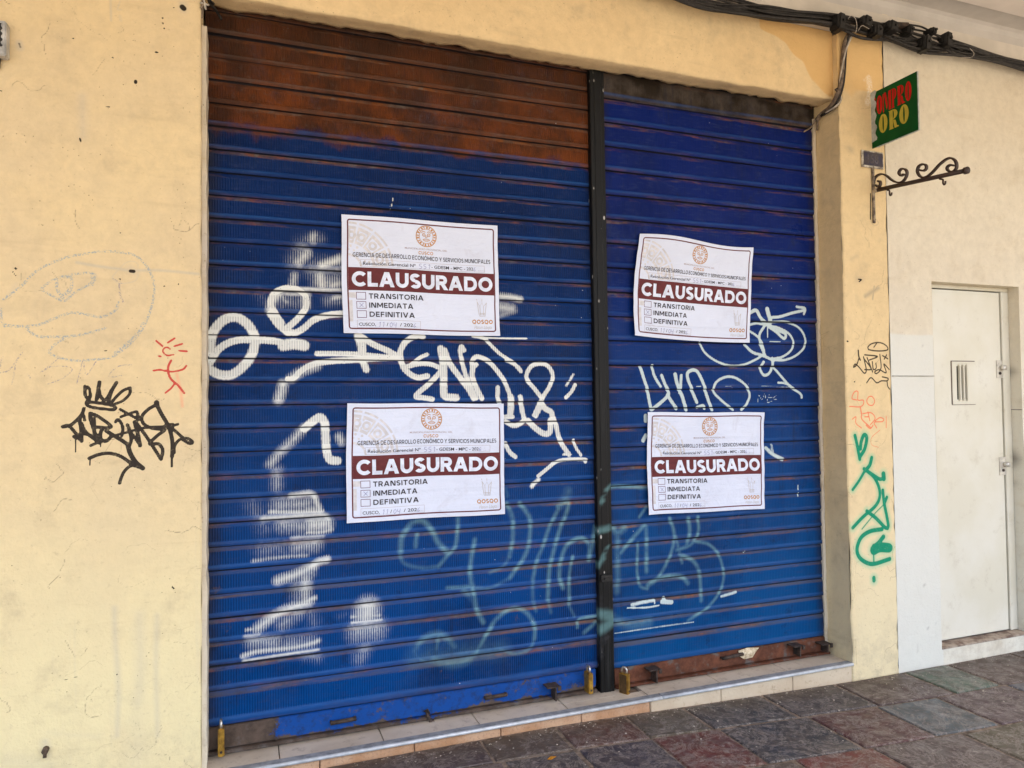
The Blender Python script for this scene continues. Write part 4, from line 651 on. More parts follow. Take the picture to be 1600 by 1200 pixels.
def caps(s, w=.16, gap=.12):
    """geometric sans capitals built from bars and ring segments; cap height 1, stroke width w -> list of (verts, faces)"""
    out = []; x = 0.0; wh = w*1.12
    def ring(cx, cy, rx, ry, a0, a1):
        n = max(6, int(abs(a1-a0)/9)); V = []
        for q, p in ((rx, ry), (rx-w, ry-w)):
            for k in range(n+1): a = math.radians(a0+(a1-a0)*k/n); V.append((x+cx+q*math.cos(a), cy+p*math.sin(a)))
        out.append((V, [[k, k+1, n+2+k, n+1+k] if a1 > a0 else [k+1, k, n+1+k, n+2+k] for k in range(n)]))
    def bar(x0, x1, y0, y1): out.append(([(x+x0, y0), (x+x1, y0), (x+x1, y1), (x+x0, y1)], [[0, 1, 2, 3]]))
    def dg(x0, y0, x1, y1, h=None):
        h = (h or wh)/2; out.append(([(x+x0-h, y0), (x+x0+h, y0), (x+x1+h, y1), (x+x1-h, y1)], [[0, 1, 2, 3]] if y1 > y0 else [[3, 2, 1, 0]]))
    for ch in s:
        W = .34
        if ch == 'A': W = 1.04; dg(wh/2, 0, W/2-.02, 1); dg(W-wh/2, 0, W/2+.02, 1); bar(.26, W-.26, .2, .2+w*.9)
        elif ch in 'OÓQ':
            W = 1.06; ring(.53, .5, .53, .51, 0, 360)
            if ch == 'Q': dg(.86, -.06, .62, .28)
            if ch == 'Ó': dg(.50, 1.06, .64, 1.24)
        elif ch == 'C': W = .95; ring(.53, .5, .53, .51, 42, 318)
        elif ch == 'G': W = 1.0; ring(.53, .5, .53, .51, 42, 325); bar(.94-w, .94, .18, .5); bar(.62, .94-w, .5-w*.8, .5)
        elif ch == 'D': W = .97; bar(0, w, 0, 1); bar(w, .46, 1-w, 1); bar(w, .46, 0, w); ring(.46, .5, .5, .5, -90, 90)
        elif ch == 'L': W = .68; bar(0, w, 0, 1); bar(w, .68, 0, w)
        elif ch in 'EF':
            W = .70; bar(0, w, 0, 1); bar(w, .68, 1-w, 1); bar(w, .62, .5-w/2, .5+w/2)
            if ch == 'E': bar(w, .70, 0, w)
        elif ch == 'I': W = w; bar(0, w, 0, 1)
        elif ch == 'T': W = .80; bar(0, .8, 1-w, 1); bar(.4-w/2, .4+w/2, 0, 1-w)
        elif ch == 'U': W = .88; bar(0, w, .42, 1); bar(.88-w, .88, .42, 1); ring(.44, .42, .44, .43, 180, 360)
        elif ch == 'S': W = .76; ring(.38, .71, .37, .29+w*.03, 32, 268); ring(.38, .29, .38, .29+w*.03, 92, -148); 
        elif ch in 'PR':
            W = .82; bar(0, w, 0, 1); bar(w, .46, 1-w, 1); bar(w, .46, .34, .34+w); ring(.46, .67, .34, .33, -90, 90)
            if ch == 'R': dg(.72, 0, .50, .36, wh*1.1)
        elif ch == 'N': W = .94; bar(0, w, 0, 1); bar(.94-w, .94, 0, 1); dg(.94-w-.0, 0, w, 1, wh*1.15)
        elif ch == 'M': W = 1.12; bar(0, w, 0, 1); bar(1.12-w, 1.12, 0, 1); dg(.56, .22, w*.62, 1); dg(.56, .22, 1.12-w*.62, 1)
        elif ch == 'V': W = 1.0; dg(.5-.02, 0, wh/2, 1); dg(.52, 0, 1-wh/2, 1)
        elif ch == 'Y': W = .94; bar(.47-w/2, .47+w/2, 0, .42); dg(.47, .40, wh/2, 1); dg(.47, .40, .94-wh/2, 1)
        x += W+(gap if ch != ' ' else 0)
    return out, x-gap
def ribbon(pts, wd, step=.0025, smooth=True):
    P = np.array(catmull(pts, step) if smooth else [np.array(p, float) for p in pts]); T = np.gradient(P, axis=0); T /= np.linalg.norm(T, axis=1)[:, None]+1e-9; N = np.stack([-T[:, 1], T[:, 0]], 1)*wd/2
    V = np.concatenate([P+N, P-N]); n = len(P); return V, [[i, i+1, n+i+1, n+i] for i in range(n-1)]
def disc(cx, cy, r0, r1, n=28, a0=0, a1=2*math.pi):
    V = []; full = a1-a0 > 6.28; m = n if full else n+1
    for r in (r0, r1):
        for k in range(m): a = a0+(a1-a0)*k/n; V.append((cx+r*math.cos(a), cy+r*math.sin(a)))
    return np.array(V), [[k, (k+1) % m, m+(k+1) % m, m+k] for k in range(n)]
PW, PH = .722, .518
M_paper = None
def paper_mat():
    n = NT('notice paper', .75, .25); c = n.mix(n.ramp(n.noise(3.0, 4), .35, .7), (.70, .745, .87), (.65, .69, .81)); wr = n.ramp(n.noise(7, 6, .7, dist=1.5), .55, .72)
    c = n.mix(n.math('MULTIPLY', wr, .32), c, (.50, .50, .57)); n.col(c)
    x, y, z = n.xyz(); n.bump(n.math('ADD', n.noise(9, 5, .7, dist=1.0), n.math('MULTIPLY', n.noise(1, 4, .6, stretch=(2, 2, 34)), .8)), .6, .010); return n.m
M_paper = paper_mat()
ink = lambda nm, c: simple(nm, c, .7, .2, var=.12, scale=40)
M_maroon, M_black_ink, M_orange, M_beige, M_white_ink, M_pen, M_grey_ink = ink('maroon ink', (.135, .030, .032)), ink('black ink', (.045, .04, .05)), ink('orange ink', (.52, .25, .08)), ink('beige ink', (.655, .635, .65)), ink('white ink', (.73, .775, .89)), ink('pen ink', (.22, .22, .42)), ink('grey ink', (.42, .33, .34))
def notice(corners, label, seed, curl=0.0, number='551', date='11 / 04'):
    TL, TR, BR, BL = [np.array(onY(u, v, .168)) for u, v in corners]; cx = (TL+TR+BR+BL)/4
    root = empty('closure_notice', tuple(cx), label, 'notice', 'closure notices pasted on the shutters'); r = random.Random(seed); ph = [r.uniform(0, 6) for _ in range(6)]
    def warp(P, lift):
        P = np.asarray(P, float); a = P[:, 0]/PW; t = P[:, 1]/PH
        if curl:     # the left edge bulges outward in its middle, the top edge sags
            edge = np.clip(1-a*3.0, 0, 1); dx = -0.022*np.sin(np.pi*np.clip(t*1.02, 0, 1))*edge**.8*curl; dz = 0.010*np.sin(2*np.pi*a)*np.clip(1-t*2.5, 0, 1)*curl-.008*np.sin(np.pi*a)*np.clip(t*2-1, 0, 1)*curl
        else: dx = .002*np.sin(t*7+ph[0])*(1-a); dz = .0015*np.sin(a*9+ph[1])
        W = ((1-a)*(1-t))[:, None]*TL+(a*(1-t))[:, None]*TR+(a*t)[:, None]*BR+((1-a)*t)[:, None]*BL
        zz = W[:, 2]; yy = -.0022*np.sin(a*6+ph[2])-.0020*np.sin(t*8+ph[3]+a*2)-.0010*np.sin((zz-.05)*2*math.pi/.0964)
        for ca, ct, am in ((0, 1, .010), (1, 0, .006), (1, 1, .008)): yy = yy-am*np.exp(-((a-ca)**2+((t-ct)*.72)**2)/.006)*(.4+.6*((seed*7+ca*3+ct*5) % 4)/3)
        if curl: yy = yy-.012*np.exp(-(a/.10)**2)*np.sin(np.pi*np.clip(t, 0, 1))-.006*np.exp(-(t/.08)**2)*np.sin(np.pi*a)
        W = W.copy(); W[:, 0] += dx; W[:, 2] += dz; W[:, 1] = .166+yy-lift; return W
    def grid2(x0, x1, y0, y1, nx, ny):
        X, Y = np.meshgrid(np.linspace(x0, x1, nx), np.linspace(y0, y1, ny)); i = (np.arange(nx-1)[None, :]+np.arange(ny-1)[:, None]*nx).ravel()
        return np.stack([X.ravel(), Y.ravel()], 1), np.stack([i, i+nx, i+nx+1, i+1], 1)
    class L:
        def __init__(s): s.v = []; s.f = []; s.l = []
        def add(s, V, Fc, lift): 
            b = len(s.v); s.v += [tuple(q) for q in V]; s.f += [[b+i for i in f] for f in Fc]; s.l += [lift]*len(V)
        def text(s, t, x, y, cap, width=None, bold=0.0, lift=.0011, shear=0.0, spacing=1.0, slices=0):
            V, Fc = text2d(t, bold, shear, spacing); V = V.copy(); sx = cap if width is None else width/max(V[:, 0].max(), 1e-6)
            V = np.stack([x+V[:, 0]*sx, y-V[:, 1]*cap], 1)
            if slices:
                bm = bmesh.new(); vs = [bm.verts.new((a, b_, 0)) for a, b_ in V]
                for f in Fc:
                    try: bm.faces.new([vs[i] for i in f])
                    except ValueError: pass
                for k in range(1, slices): bmesh.ops.bisect_plane(bm, geom=bm.verts[:]+bm.edges[:]+bm.faces[:], plane_co=(0, y-cap*k/slices, 0), plane_no=(0, 1, 0))
                bm.verts.index_update(); V = np.array([v.co[:2] for v in bm.verts]); Fc = [[v.index for v in f.verts] for f in bm.faces]; bm.free()
            s.add(V, [f[::-1] for f in Fc], lift)
        def caps(s, t, x, y, cap, width, w=.16, gap=.12, lift=.0011, slices=1):
            parts, tot = caps(t, w, gap); k = width/tot
            for i, (V, Fc) in enumerate(parts):
                if len(V) == 4 and slices > 1:      # long straight strokes are cut up so that they follow the paper
                    a, b_, c, d = [np.array(q, float) for q in V]; V = []
                    for j in range(slices+1): V += [a+(d-a)*j/slices, b_+(c-b_)*j/slices]
                    Fc = [[2*j, 2*j+1, 2*j+3, 2*j+2] for j in range(slices)]
                s.add([(x+p[0]*k, y-p[1]*cap) for p in V], [f[::-1] for f in Fc], lift+.00006*(i % 3))
        def build(s, name, mat, par):
            W = warp(s.v, 0); W[:, 1] -= np.array(s.l)
            return link(name, W, s.f, mat, par)
    V, Fc = grid2(0, PW, 0, PH, 49, 37); W = warp(V, 0); Wb = W.copy(); Wb[:, 1] += .0006; n0 = len(W)
    paper = link('paper', np.vstack([W, Wb]), [list(f) for f in Fc]+[[n0+i for i in f[::-1]] for f in Fc], M_paper, root, True)
    X = lambda a: a*PW; Y = lambda t: t*PH
    # ornament of the printed background: a quarter of a ring cut in wedges
    g = L(); ox, oy = X(.040), Y(.44)
    for k, (a0, a1) in enumerate(((3, 27), (30, 54), (57, 76), (79, 90))):
        a0, a1 = math.radians(-a1), math.radians(-a0); m = (a0+a1)/2
        for r0, r1 in ((.106, .119), (.166, .18), (.190, .199)): g.add(*disc(ox, oy, r0, r1, 8, a0, a1), .0004)
        for rr, sz in ((.142, .020),): g.add(*disc(ox+rr*math.cos(m), oy+rr*math.sin(m), sz*.45, sz, 14), .0004)
        for e in (a0, a1-.05): g.add(*disc(ox, oy,   .1191, .1659, 2, e, e+.05), .0004)
        g.add(*disc(ox+.094*math.cos(m), oy+.094*math.sin(m), .0, .006, 8), .0004); g.add(*disc(ox+.077*math.cos(m-.1), oy+.077*math.sin(m-.1), .0, .005, 8), .0004)
        g.add(*disc(ox, oy, .05, .06, 6, a0, a1), .0004)
    g.add(*grid2(X(.034), X(.085), Y(.655), Y(.70), 3, 3), .0004); g.add(*grid2(X(.034), X(.06), Y(.72), Y(.9), 3, 6), .0004)
    g.build('background_ornament', M_beige, root)
    # frame and title band
    g = L(); x0, x1, y0, y1, rr, th = X(.031), X(.975), Y(.033), Y(.965), X(.018), .0058; loop = []
    for (cx_, cy_, a) in ((x1-rr, y0+rr, -90), (x1-rr, y1-rr, 0), (x0+rr, y1-rr, 90), (x0+rr, y0+rr, 180)):
        for k in range(7): q = math.radians(a+15*k); loop.append((cx_, cy_, math.cos(q), math.sin(q)))
    pts = []
    for i, c_ in enumerate(loop):
        d = loop[(i+1) % len(loop)]; pts.append(c_)
        A_ = np.array([c_[0]+rr*c_[2], c_[1]+rr*c_[3]]); B_ = np.array([d[0]+rr*d[2], d[1]+rr*d[3]]); m = int(np.linalg.norm(B_-A_)/.02)
        for k in range(1, m+1): 
            f = k/(m+1); q = A_+(B_-A_)*f; pts.append((q[0]-rr*c_[2], q[1]-rr*c_[3], c_[2], c_[3]))
    n = len(pts); V = [(a+rr*c, b_+rr*d) for a, b_, c, d in pts]+[(a+(rr-th)*c, b_+(rr-th)*d) for a, b_, c, d in pts]
    g.add(V, [[i, (i+1) % n, n+(i+1) % n, n+i] for i in range(n)], .0006); g.build('frame_line', M_maroon, root)
    g = L(); g.add(*grid2(x0+th+.0003, x1-th-.0003, Y(.441), Y(.636), 45, 8), .0006); band = g.build('title_band', M_maroon, root)
    g = L(); g.caps('CLAUSURADO', X(.060), Y(.603), Y(.128), X(.897), .25, .085, .0013, 6); g.build('lettering', M_white_ink, band)
    # black print
    g = L()
    g.caps('GERENCIA DE DESARROLLO ECONÓMICO Y SERVICIOS MUNICIPALES', X(.066), Y(.351), Y(.036), X(.880), .165, .16)
    g.text('Resolución Gerencial Nº', X(.128), Y(.418), Y(.027), X(.325), .008); g.text('- GDESM - MPC - 202', X(.553), Y(.418), Y(.027), X(.275), .008)
    for k, (t_, w_) in enumerate((('TRANSITORIA', .338), ('INMEDIATA', .272), ('DEFINITIVA', .280))): g.caps(t_, X(.159), Y(.705+.0775*k), Y(.044), X(w_), .2, .17)
    g.text('CUSCO,', X(.094), Y(.936), Y(.026), X(.102), .008); g.text('/', X(.262), Y(.936), Y(.027), X(.010), .01); g.text('/ 202', X(.345), Y(.936), Y(.027), X(.082), .008)
    for k in range(5): g.add(*grid2(X(.862+.009*k), X(.867+.009*k), Y(.4165), Y(.4185), 2, 2), .0011); g.add(*grid2(X(.43+.008*k), X(.435+.008*k), Y(.936), Y(.938), 2, 2), .0011)
    g.build('lettering', M_black_ink, root)
    # boxes
    g = L()
    def rect(a0, t0, a1, t1, th):
        for q in ((X(a0), X(a1), Y(t0), Y(t0)+th), (X(a0), X(a1), Y(t1)-th, Y(t1)), (X(a0), X(a0)+th, Y(t0)+th, Y(t1)-th), (X(a1)-th, X(a1), Y(t0)+th, Y(t1)-th)): g.add(*grid2(q[0], q[1], q[2], q[3], max(2, int((q[1]-q[0])/.03)+2), max(2, int((q[3]-q[2])/.03)+2)), .0007)
    for k in range(3): rect(.083, .652+.0775*k, .142, .714+.0775*k, .0024)
    g.build('check_box', ink('violet line', (.15, .06, .12)), root)
    g = L(); rect(.112, .372, .905, .432, .0011); rect(.083, .886, .475, .952, .0011); g.build('field_line', M_grey_ink, root)
    # emblem: a round sun face within a toothed ring
    g = L(); ex, ey = X(.522), Y(.140); g.add(*disc(ex, ey, .0445, .0485, 40), .0006); g.add(*disc(ex, ey, .0310, .0335, 36), .0006)
    for k in range(20):
        a = k*2*math.pi/20; g.add(*disc(ex, ey, .0345, .0435, 3, a, a+.19 if k % 2 else a+.12), .0006)
    for s_ in (-1, 1): g.add(*disc(ex+s_*.0115, ey-.006, .0050, .0078, 16), .0006); g.add(*disc(ex+s_*.0115, ey-.006, 0, .002, 8), .0008); g.add(*ribbon([(ex+s_*.004, ey-.018), (ex+s_*.014, ey-.021), (ex+s_*.023, ey-.014)], .003), .0006)
    g.add(*ribbon([(ex-.003, ey-.004), (ex-.004, ey+.004), (ex, ey+.006), (ex+.004, ey+.004), (ex+.003, ey-.004)], .0024), .0007); 
    g.add(*ribbon([(ex-.016, ey+.016), (ex-.006, ey+.012), (ex+.006, ey+.012), (ex+.016, ey+.016), (ex+.006, ey+.021), (ex-.006, ey+.021), (ex-.0158, ey+.0165)], .0026), .0006); g.add(*ribbon([(ex-.010, ey+.0165), (ex+.010, ey+.0165)], .0016), .0008)
    g.caps('CUSCO', X(.471), Y(.301), Y(.028), X(.094), .2, .16, .0008); g.caps('QOSQO', X(.815), Y(.893), Y(.037), X(.139), .23, .14, .0008); g.build('emblem', M_orange, root)
    g = L(); g.text('MUNICIPALIDAD PROVINCIAL DEL', X(.385), Y(.262), Y(.015), X(.272), .006, .0008); g.build('small_lettering', M_grey_ink, root)
    g = L(); g.text('Hatun Llaqta', X(.828), Y(.938), Y(.030), X(.118), -.004, .0008, .35); cxx, cyy = X(.885), Y(.76)
    for q in ([(-.026, -.035), (-.018, .02), (-.014, .034), (.012, .034), (.020, -.030)], [(-.026, -.032), (-.012, -.012), (-.002, -.030), (.006, -.012), (.020, -.028)], [(-.012, -.012), (-.010, .03)], [(.006, -.012), (.006, .03)], [(-.014, .020), (.012, .020)], [(-.012, .027), (.012, .027)], [(-.028, -.046), (-.026, -.038)], [(-.002, -.046), (-.002, -.034)]):
        g.add(*ribbon([(cxx+a, cyy+b_) for a, b_ in q], .0022, smooth=False), .0006+.0001*len(q))
    g.build('crown_mark', ink('tan ink', (.52, .47, .45)), root)
    # handwriting
    g = L(); hx = X(.475)
    for k, d in enumerate(number):
        x = hx+k*.020; y = Y(.385); h = .021
        q = [[(x+.012, y), (x+.003, y+.001), (x+.002, y+.009), (x+.011, y+.012), (x+.009, y+.02), (x, y+h)]] if d == '5' else [[(x+.004, y+.005), (x+.009, y), (x+.007, y+h)]]
        for p in q: g.add(*ribbon(p, .0017, .002), .0012)
    cxx, cyy = X(.1125), Y(.7605); e = .0085; g.add(*ribbon([(cxx-e, cyy-e*1.1), (cxx, cyy), (cxx+e, cyy+e)], .0018, .003), .0012); g.add(*ribbon([(cxx+e*1.1, cyy-e), (cxx, cyy+.001), (cxx-e, cyy+e*1.1)], .0018, .003), .0014)
    x, y, h = X(.215), Y(.905), .021
    for dx in (0, .016): g.add(*ribbon([(x+dx+.002, y+.004), (x+dx+.007, y), (x+dx+.003, y+h)], .0016, .002), .0012)
    x = X(.283); g.add(*ribbon([(x+.008, y), (x, y+.008), (x+.003, y+.02), (x+.011, y+.012), (x+.0085, y+.001)], .0016, .002), .0012); x += .018; g.add(*ribbon([(x, y), (x-.001, y+.011), (x+.010, y+.010)], .0016, .002), .0012); g.add(*ribbon([(x+.011, y), (x+.007, y+.024)], .0016, .002), .0014)
    x = X(.832); y = Y(.388); g.add(*ribbon([(x+.008, y), (x, y+.010), (x+.002, y+.018), (x+.008, y+.013), (x+.001, y+.0115)], .0016, .002), .0012); x = X(.432); y = Y(.906); g.add(*ribbon([(x+.008, y), (x, y+.010), (x+.002, y+.018), (x+.008, y+.013), (x+.001, y+.0115)], .0016, .002), .0012)
    g.build('handwriting', M_pen, root); return root
notice(((532.8, 334.3), (776.9, 353.3), (780.8, 525.6), (536.1, 520)), 'white closure notice higher up on the wide left shutter, amid white graffiti', 1)
notice(((999.5, 365.4), (1176.2, 387), (1169.9, 535.6), (990, 524.3)), 'tilted white closure notice with curling edges, upper one on the right shutter', 2, 1.0)
notice(((541.8, 630), (786.3, 630.5), (788, 802.5), (540.8, 817)), 'white closure notice lower down on the wide left shutter', 3)
notice(((1010.8, 644.3), (1192.5, 644.3), (1193.8, 795), (1011.8, 804.3)), 'straight flat white closure notice, lower one on the right shutter', 4)

# ------------------------------------------------------------------ projecting sign
SX = 3.262
sg = empty('hanging_sign', (SX, -.12, 2.888), 'green square sign reading COMPRO ORO, projecting from the pillar', 'sign')
c0, c1, c2, c3 = onX(1362, 147.5, SX), onX(1432, 113.5, SX), onX(1436, 203, SX), onX(1355, 237.5, SX)
y0, y1 = .02, (c1[1]+c2[1])/2; zt, zb = 3.192, 2.887; SW, SH = y0-y1, zt-zb
sp = lambda s, t, d=0.0: (SX-d, y0-s*SW, zt-t*SH)
M_green = simple('green sign vinyl', (.001, .075, .014), .5, .15, var=.15, scale=9); M_redl = simple('red letters', (.50, .010, .008), .5, .15, var=.1); M_yel = simple('yellow letters', (.47, .38, .05), .5, .15, var=.1)
b = MB(); b.box(SX-.002, SX+.006, y1, y0, zb, zt, .001); b.build('panel', M_green, sg)
b = MB(); b.box(SX-.0015, SX+.0055, y1-.004, y1-.0002, zb-.004, zt, .0008); b.box(SX-.0015, SX+.0055, y1, y0-.05, zb-.0045, zb-.0003, .0008); b.build('edge_trim', simple('sign edge', (.45, .5, .47), .4, .4), sg)
b = MB(); V = []; n = 22
for i in range(n):
    t = -.035+.91*i/(n-1); a = .012+.03*random.random(); e = .155+.022*math.sin(i*1.3)+.014*random.random(); V += [sp(a, t+.03, .0035), sp(e, t, .0035)]
b.add(V, [[2*i, 2*i+1, 2*i+3, 2*i+2] for i in range(n-1)]); b.add([(x+.0012, y, z) for x, y, z in V], [[2*i+2, 2*i+3, 2*i+1, 2*i] for i in range(n-1)])
b.build('tape', simple('silver tape', (.46, .48, .46), .5, .4, .0, var=.25, scale=22, bump=.12), sg)
def arc(cx, cy, ro, ri, a0, a1, n=20):
    V = []
    for (rx, ry) in (ro, ri):
        for k in range(n+1): a = math.radians(a0+(a1-a0)*k/n); V.append((cx+rx*math.cos(a), cy+ry*math.sin(a)))
    return V, [[k, k+1, n+2+k, n+1+k] for k in range(n)]
def glyph(ch):
    Q = lambda *p: (list(p), [list(range(len(p)))])
    if ch == 'O': return [arc(.5, .5, (.5, .5), (.085, .41), 0, 360, 36)]
    if ch == 'C': return [arc(.5, .5, (.5, .5), (.085, .41), 50, 310, 30)]
    stem = lambda x0, x1: [Q((x0, .04), (x1, .04), (x1, .96), (x0, .96)), Q((x0-.06, 0), (x1+.06, 0), (x1+.06, .04), (x0-.06, .04)), Q((x0-.06, .96), (x1, .96), (x1, 1), (x0-.06, 1))]
    if ch == 'P': return stem(.08, .44)+[arc(.44, .72, (.5, .28), (.12, .24), 90, -90)]
    if ch == 'R': return stem(.08, .44)+[arc(.44, .74, (.48, .26), (.12, .22), 90, -90), Q((.46, .47), (.72, .40), (.84, .10), (1.04, .05), (1.02, 0), (.60, 0), (.52, .2))]
    if ch == 'M': return [Q((.0, 0), (.13, 0), (.13, .96), (0, .96)), Q((.70, 0), (1, 0), (1, 1), (.70, 1)), Q((.14, 1), (.40, 1), (.60, .3), (.45, .05)), Q((.605, .29), (.695, .9), (.695, .98), (.62, .6))]
def letters(name, spec, t0, t1, mat, d):
    b = MB()
    for ch, s0, s1 in spec:
        for V, Fc in glyph(ch): b.add([sp(s0+(s1-s0)*x, t1-(t1-t0)*y, d) for x, y in V], Fc)
    b.build(name, mat, sg)
letters('lettering', (('C', .135, .178), ('O', .185, .308), ('M', .318, .49), ('P', .50, .605), ('R', .61, .76), ('O', .768, .895)), .10, .44, M_redl, .0028)
letters('lettering', (('O', .225, .405), ('R', .43, .625), ('O', .645, .83)), .465, .80, M_yel, .0028)

# house number
hn = empty('house_number_plate', (3.25, 0, 2.78), 'small worn blue number plate 158 under the green sign', 'number plate')
x0, x1, z0_, z1_ = 3.18, 3.323, 2.782, 2.862
b = MB(); b.box(x0-.006, x1+.006, -.012, -.003, z0_-.007, z1_+.006, .002); b.build('frame', simple('chipped white frame', (.5, .46, .38), .7, .2, var=.5, scale=45, c2=(.15, .12, .1)), hn)
b = MB(); b.box(x0+.004, x1-.002, -.0145, -.012, z0_+.004, z1_-.002, .001); b.build('plate', simple('blue enamel', (.014, .011, .032), .4, .4, var=.4, scale=30, c2=(.05, .035, .03)), hn)
b = MB(); V, Fc = text2d('158', .02); b.add([(x0+.03+a*.0412*1.0, -.0152, z0_+.018+c_*.046) for a, c_ in V], [f for f in Fc]); b.build('digits', simple('faded digits', (.085, .075, .085), .5, .3, var=.5, scale=60, c2=(.05, .035, .03)), hn)

# wrought iron bracket
BX = 3.268
br = empty('sign_bracket', (BX, -.02, 2.64), 'black wrought iron bracket with scrolls and hooks below the number plate', 'bracket')
ix = lambda x, y: tuple(onX(1320+x/4.8, 100+y/4.8, BX))
b = MB(); a0, a1 = ix(245, 945), ix(905, 800); b.tube([(BX, a0[1], a0[2]), (BX, a1[1], a1[2])], .0115, 12); b.tube([(BX, a1[1]+.004, a1[2]), (BX, a1[1]-.012, a1[2]-.001)], .0175, 12); b.build('arm', M_iron, br, True)
b = MB(); b.box(BX-.022, BX-.006, -.012, -.002, 2.47, 2.785, .002); b.box(BX-.02, BX+.004, a0[1]-.004, -.002, a0[2]-.011, a0[2]+.007, .002); b.build('wall_bar', simple('rusty wall bar', (.05, .035, .03), .7, .3, var=.6, scale=30, c2=(.45, .36, .25)), br)
for q in ([(232, 908), (255, 922), (268, 900), (262, 878), (247, 880)], [(214, 905), (228, 852), (270, 826), (310, 836), (350, 868), (390, 888), (430, 884), (458, 852), (467, 812), (450, 788), (420, 790), (406, 818), (424, 838), (444, 826)],
          [(562, 794), (590, 801), (611, 785), (609, 760), (585, 752), (555, 768), (545, 808), (568, 845), (610, 848), (660, 810), (710, 755), (760, 716), (800, 706), (832, 732), (838, 778), (810, 808), (776, 800), (768, 776), (792, 757), (820, 762)]):
    pts = [ix(*p[:2]) for p in catmull(q, 8)]; b = MB(); n = len(pts); P = np.array(pts); T = np.gradient(P, axis=0); T /= np.linalg.norm(T, axis=1)[:, None]; N = np.stack([0*T[:, 0], -T[:, 2], T[:, 1]], 1)*.0042
    V = []
    for i in range(n):
        for sx_ in (-.008, .008): V += [P[i]+N[i]+[sx_, 0, 0], P[i]-N[i]+[sx_, 0, 0]]
    Fc = []
    for i in range(n-1):
        a, c_ = 4*i, 4*i+4
        for k, j in ((0, 1), (1, 3), (3, 2), (2, 0)): Fc.append((a+k, a+j, c_+j, c_+k))
    Fc += [(0, 2, 3, 1), (4*n-4, 4*n-3, 4*n-1, 4*n-2)]; b.add(V, Fc); b.build('scroll', M_iron, br)
for q in ([(318, 945), (334, 950), (336, 975), (342, 986), (351, 978), (352, 964)], [(710, 862), (736, 868), (737, 892), (744, 905), (754, 896), (755, 878)]):
    b = MB(); b.tube([ix(*p) for p in catmull(q, 6)], .0045, 8); b.build('hook', M_iron, br, True)

# ------------------------------------------------------------------ cables
cb = empty('cable_bundle', (3.2, -.05, 3.5), 'thick bundle of black cables with splice blocks along the top of the wall', 'cables')
base = [(640, -150), (850, -78), (1000, -28), (1100, 0), (1200, 17), (1296, 32), (1345, 44), (1395, 56), (1440, 66), (1500, 77), (1560, 91), (1640, 113), (1800, 160)]
spread = [14, 14, 15, 15, 14, 11, 15, 19, 15, 11, 8, 9, 10]
rc = random.Random(5); NC = 12
for i in range(NC):
    o = -1+2*i/(NC-1); b = MB(); pts = []
    for (u, v), s_ in zip(base, spread): pts.append((u, v+s_*(o*.75+rc.uniform(-.45, .45)), -.035-.04*rc.random()))
    pts = catmull(pts, 9); b.tube([onY(u, v, y) for u, v, y in pts], rc.choice([.0055, .0065, .0075, .009]), 8); b.build('cable', M_cable, cb, True)
for q, r_ in (([(1417, 38, -.07), (1440, 42, -.08), (1458, 52, -.085), (1475, 63, -.08)], .005), ([(1380, 55, -.07), (1410, 68, -.09), (1440, 77, -.08), (1475, 80, -.06)], .006), ([(1470, 72, -.07), (1490, 84, -.08), (1520, 88, -.07), (1560, 88, -.06)], .006)):
    b = MB(); b.tube([onY(*p) for p in catmull(q, 6)], r_, 8); b.build('cable', M_cable, cb, True)
for q in ([(1325, 30, -.09), (1330, 24, -.1), (1336, 28, -.1), (1339, 40, -.1), (1337, 52, -.09)], [(1341, 48, -.1), (1347, 40, -.1), (1358, 45, -.1)], [(1450, 54, -.1), (1458, 62, -.1), (1466, 66, -.1)], [(1515, 75, -.08), (1522, 84, -.09), (1516, 90, -.08), (1500, 89, -.07)]):
    b = MB(); b.tube([onY(*p) for p in catmull(q, 4)], .0018, 6); b.build('tie_wire', M_wire, cb, True)
def splice(u, v, wpx, hpx, deg, y=-.08):
    p = onY(u, v, y); k = abs(onY(u, v+1, y)[2]-p[2]); wd, h = wpx*k*random.uniform(.8, 1.0), hpx*k*random.uniform(.75, .95); R = Matrix.Rotation(math.radians(deg), 3, 'Y'); b = MB(); c = tuple(p)
    b.box(p[0]-wd/2, p[0]+wd/2, y-.028, y+.028, p[2]-h/2, p[2]+h/2, .004, R, c); b.box(p[0]-wd*.3, p[0]+wd*.3, y-.034, y+.03, p[2]-h*.62, p[2]+h*.62, .004, R, c); b.box(p[0]-wd*.62, p[0]+wd*.62, y-.015, y+.015, p[2]-h*.25, p[2]+h*.25, .003, R, c)
    b.tube([Vector(c)+R@Vector((wd*.1, -.034, h*.1)), Vector(c)+R@Vector((wd*.1, -.042, h*.1))], .007, 8); b.build('splice_block', M_black, cb)
for q in ((1309, 37, 20, 22, 8), (1350, 37, 20, 15, 12), (1367, 51, 20, 18, 8), (1390, 44, 22, 14, 10), (1417, 50, 14, 15, 5), (1443, 70, 19, 22, 8), (1453, 51, 16, 9, 5), (1476, 65, 17, 20, 8)): splice(*q)
b = MB(); p = onY(1400, 40, -.08); q = onY(1419, 37, -.09); b.box(p[0]-.01, q[0], -.1, -.06, p[2]-.012, p[2]+.012, .003, Matrix.Rotation(math.radians(-8), 3, 'Y'), tuple(p)); b.build('bracket_arm', M_rustd, cb)
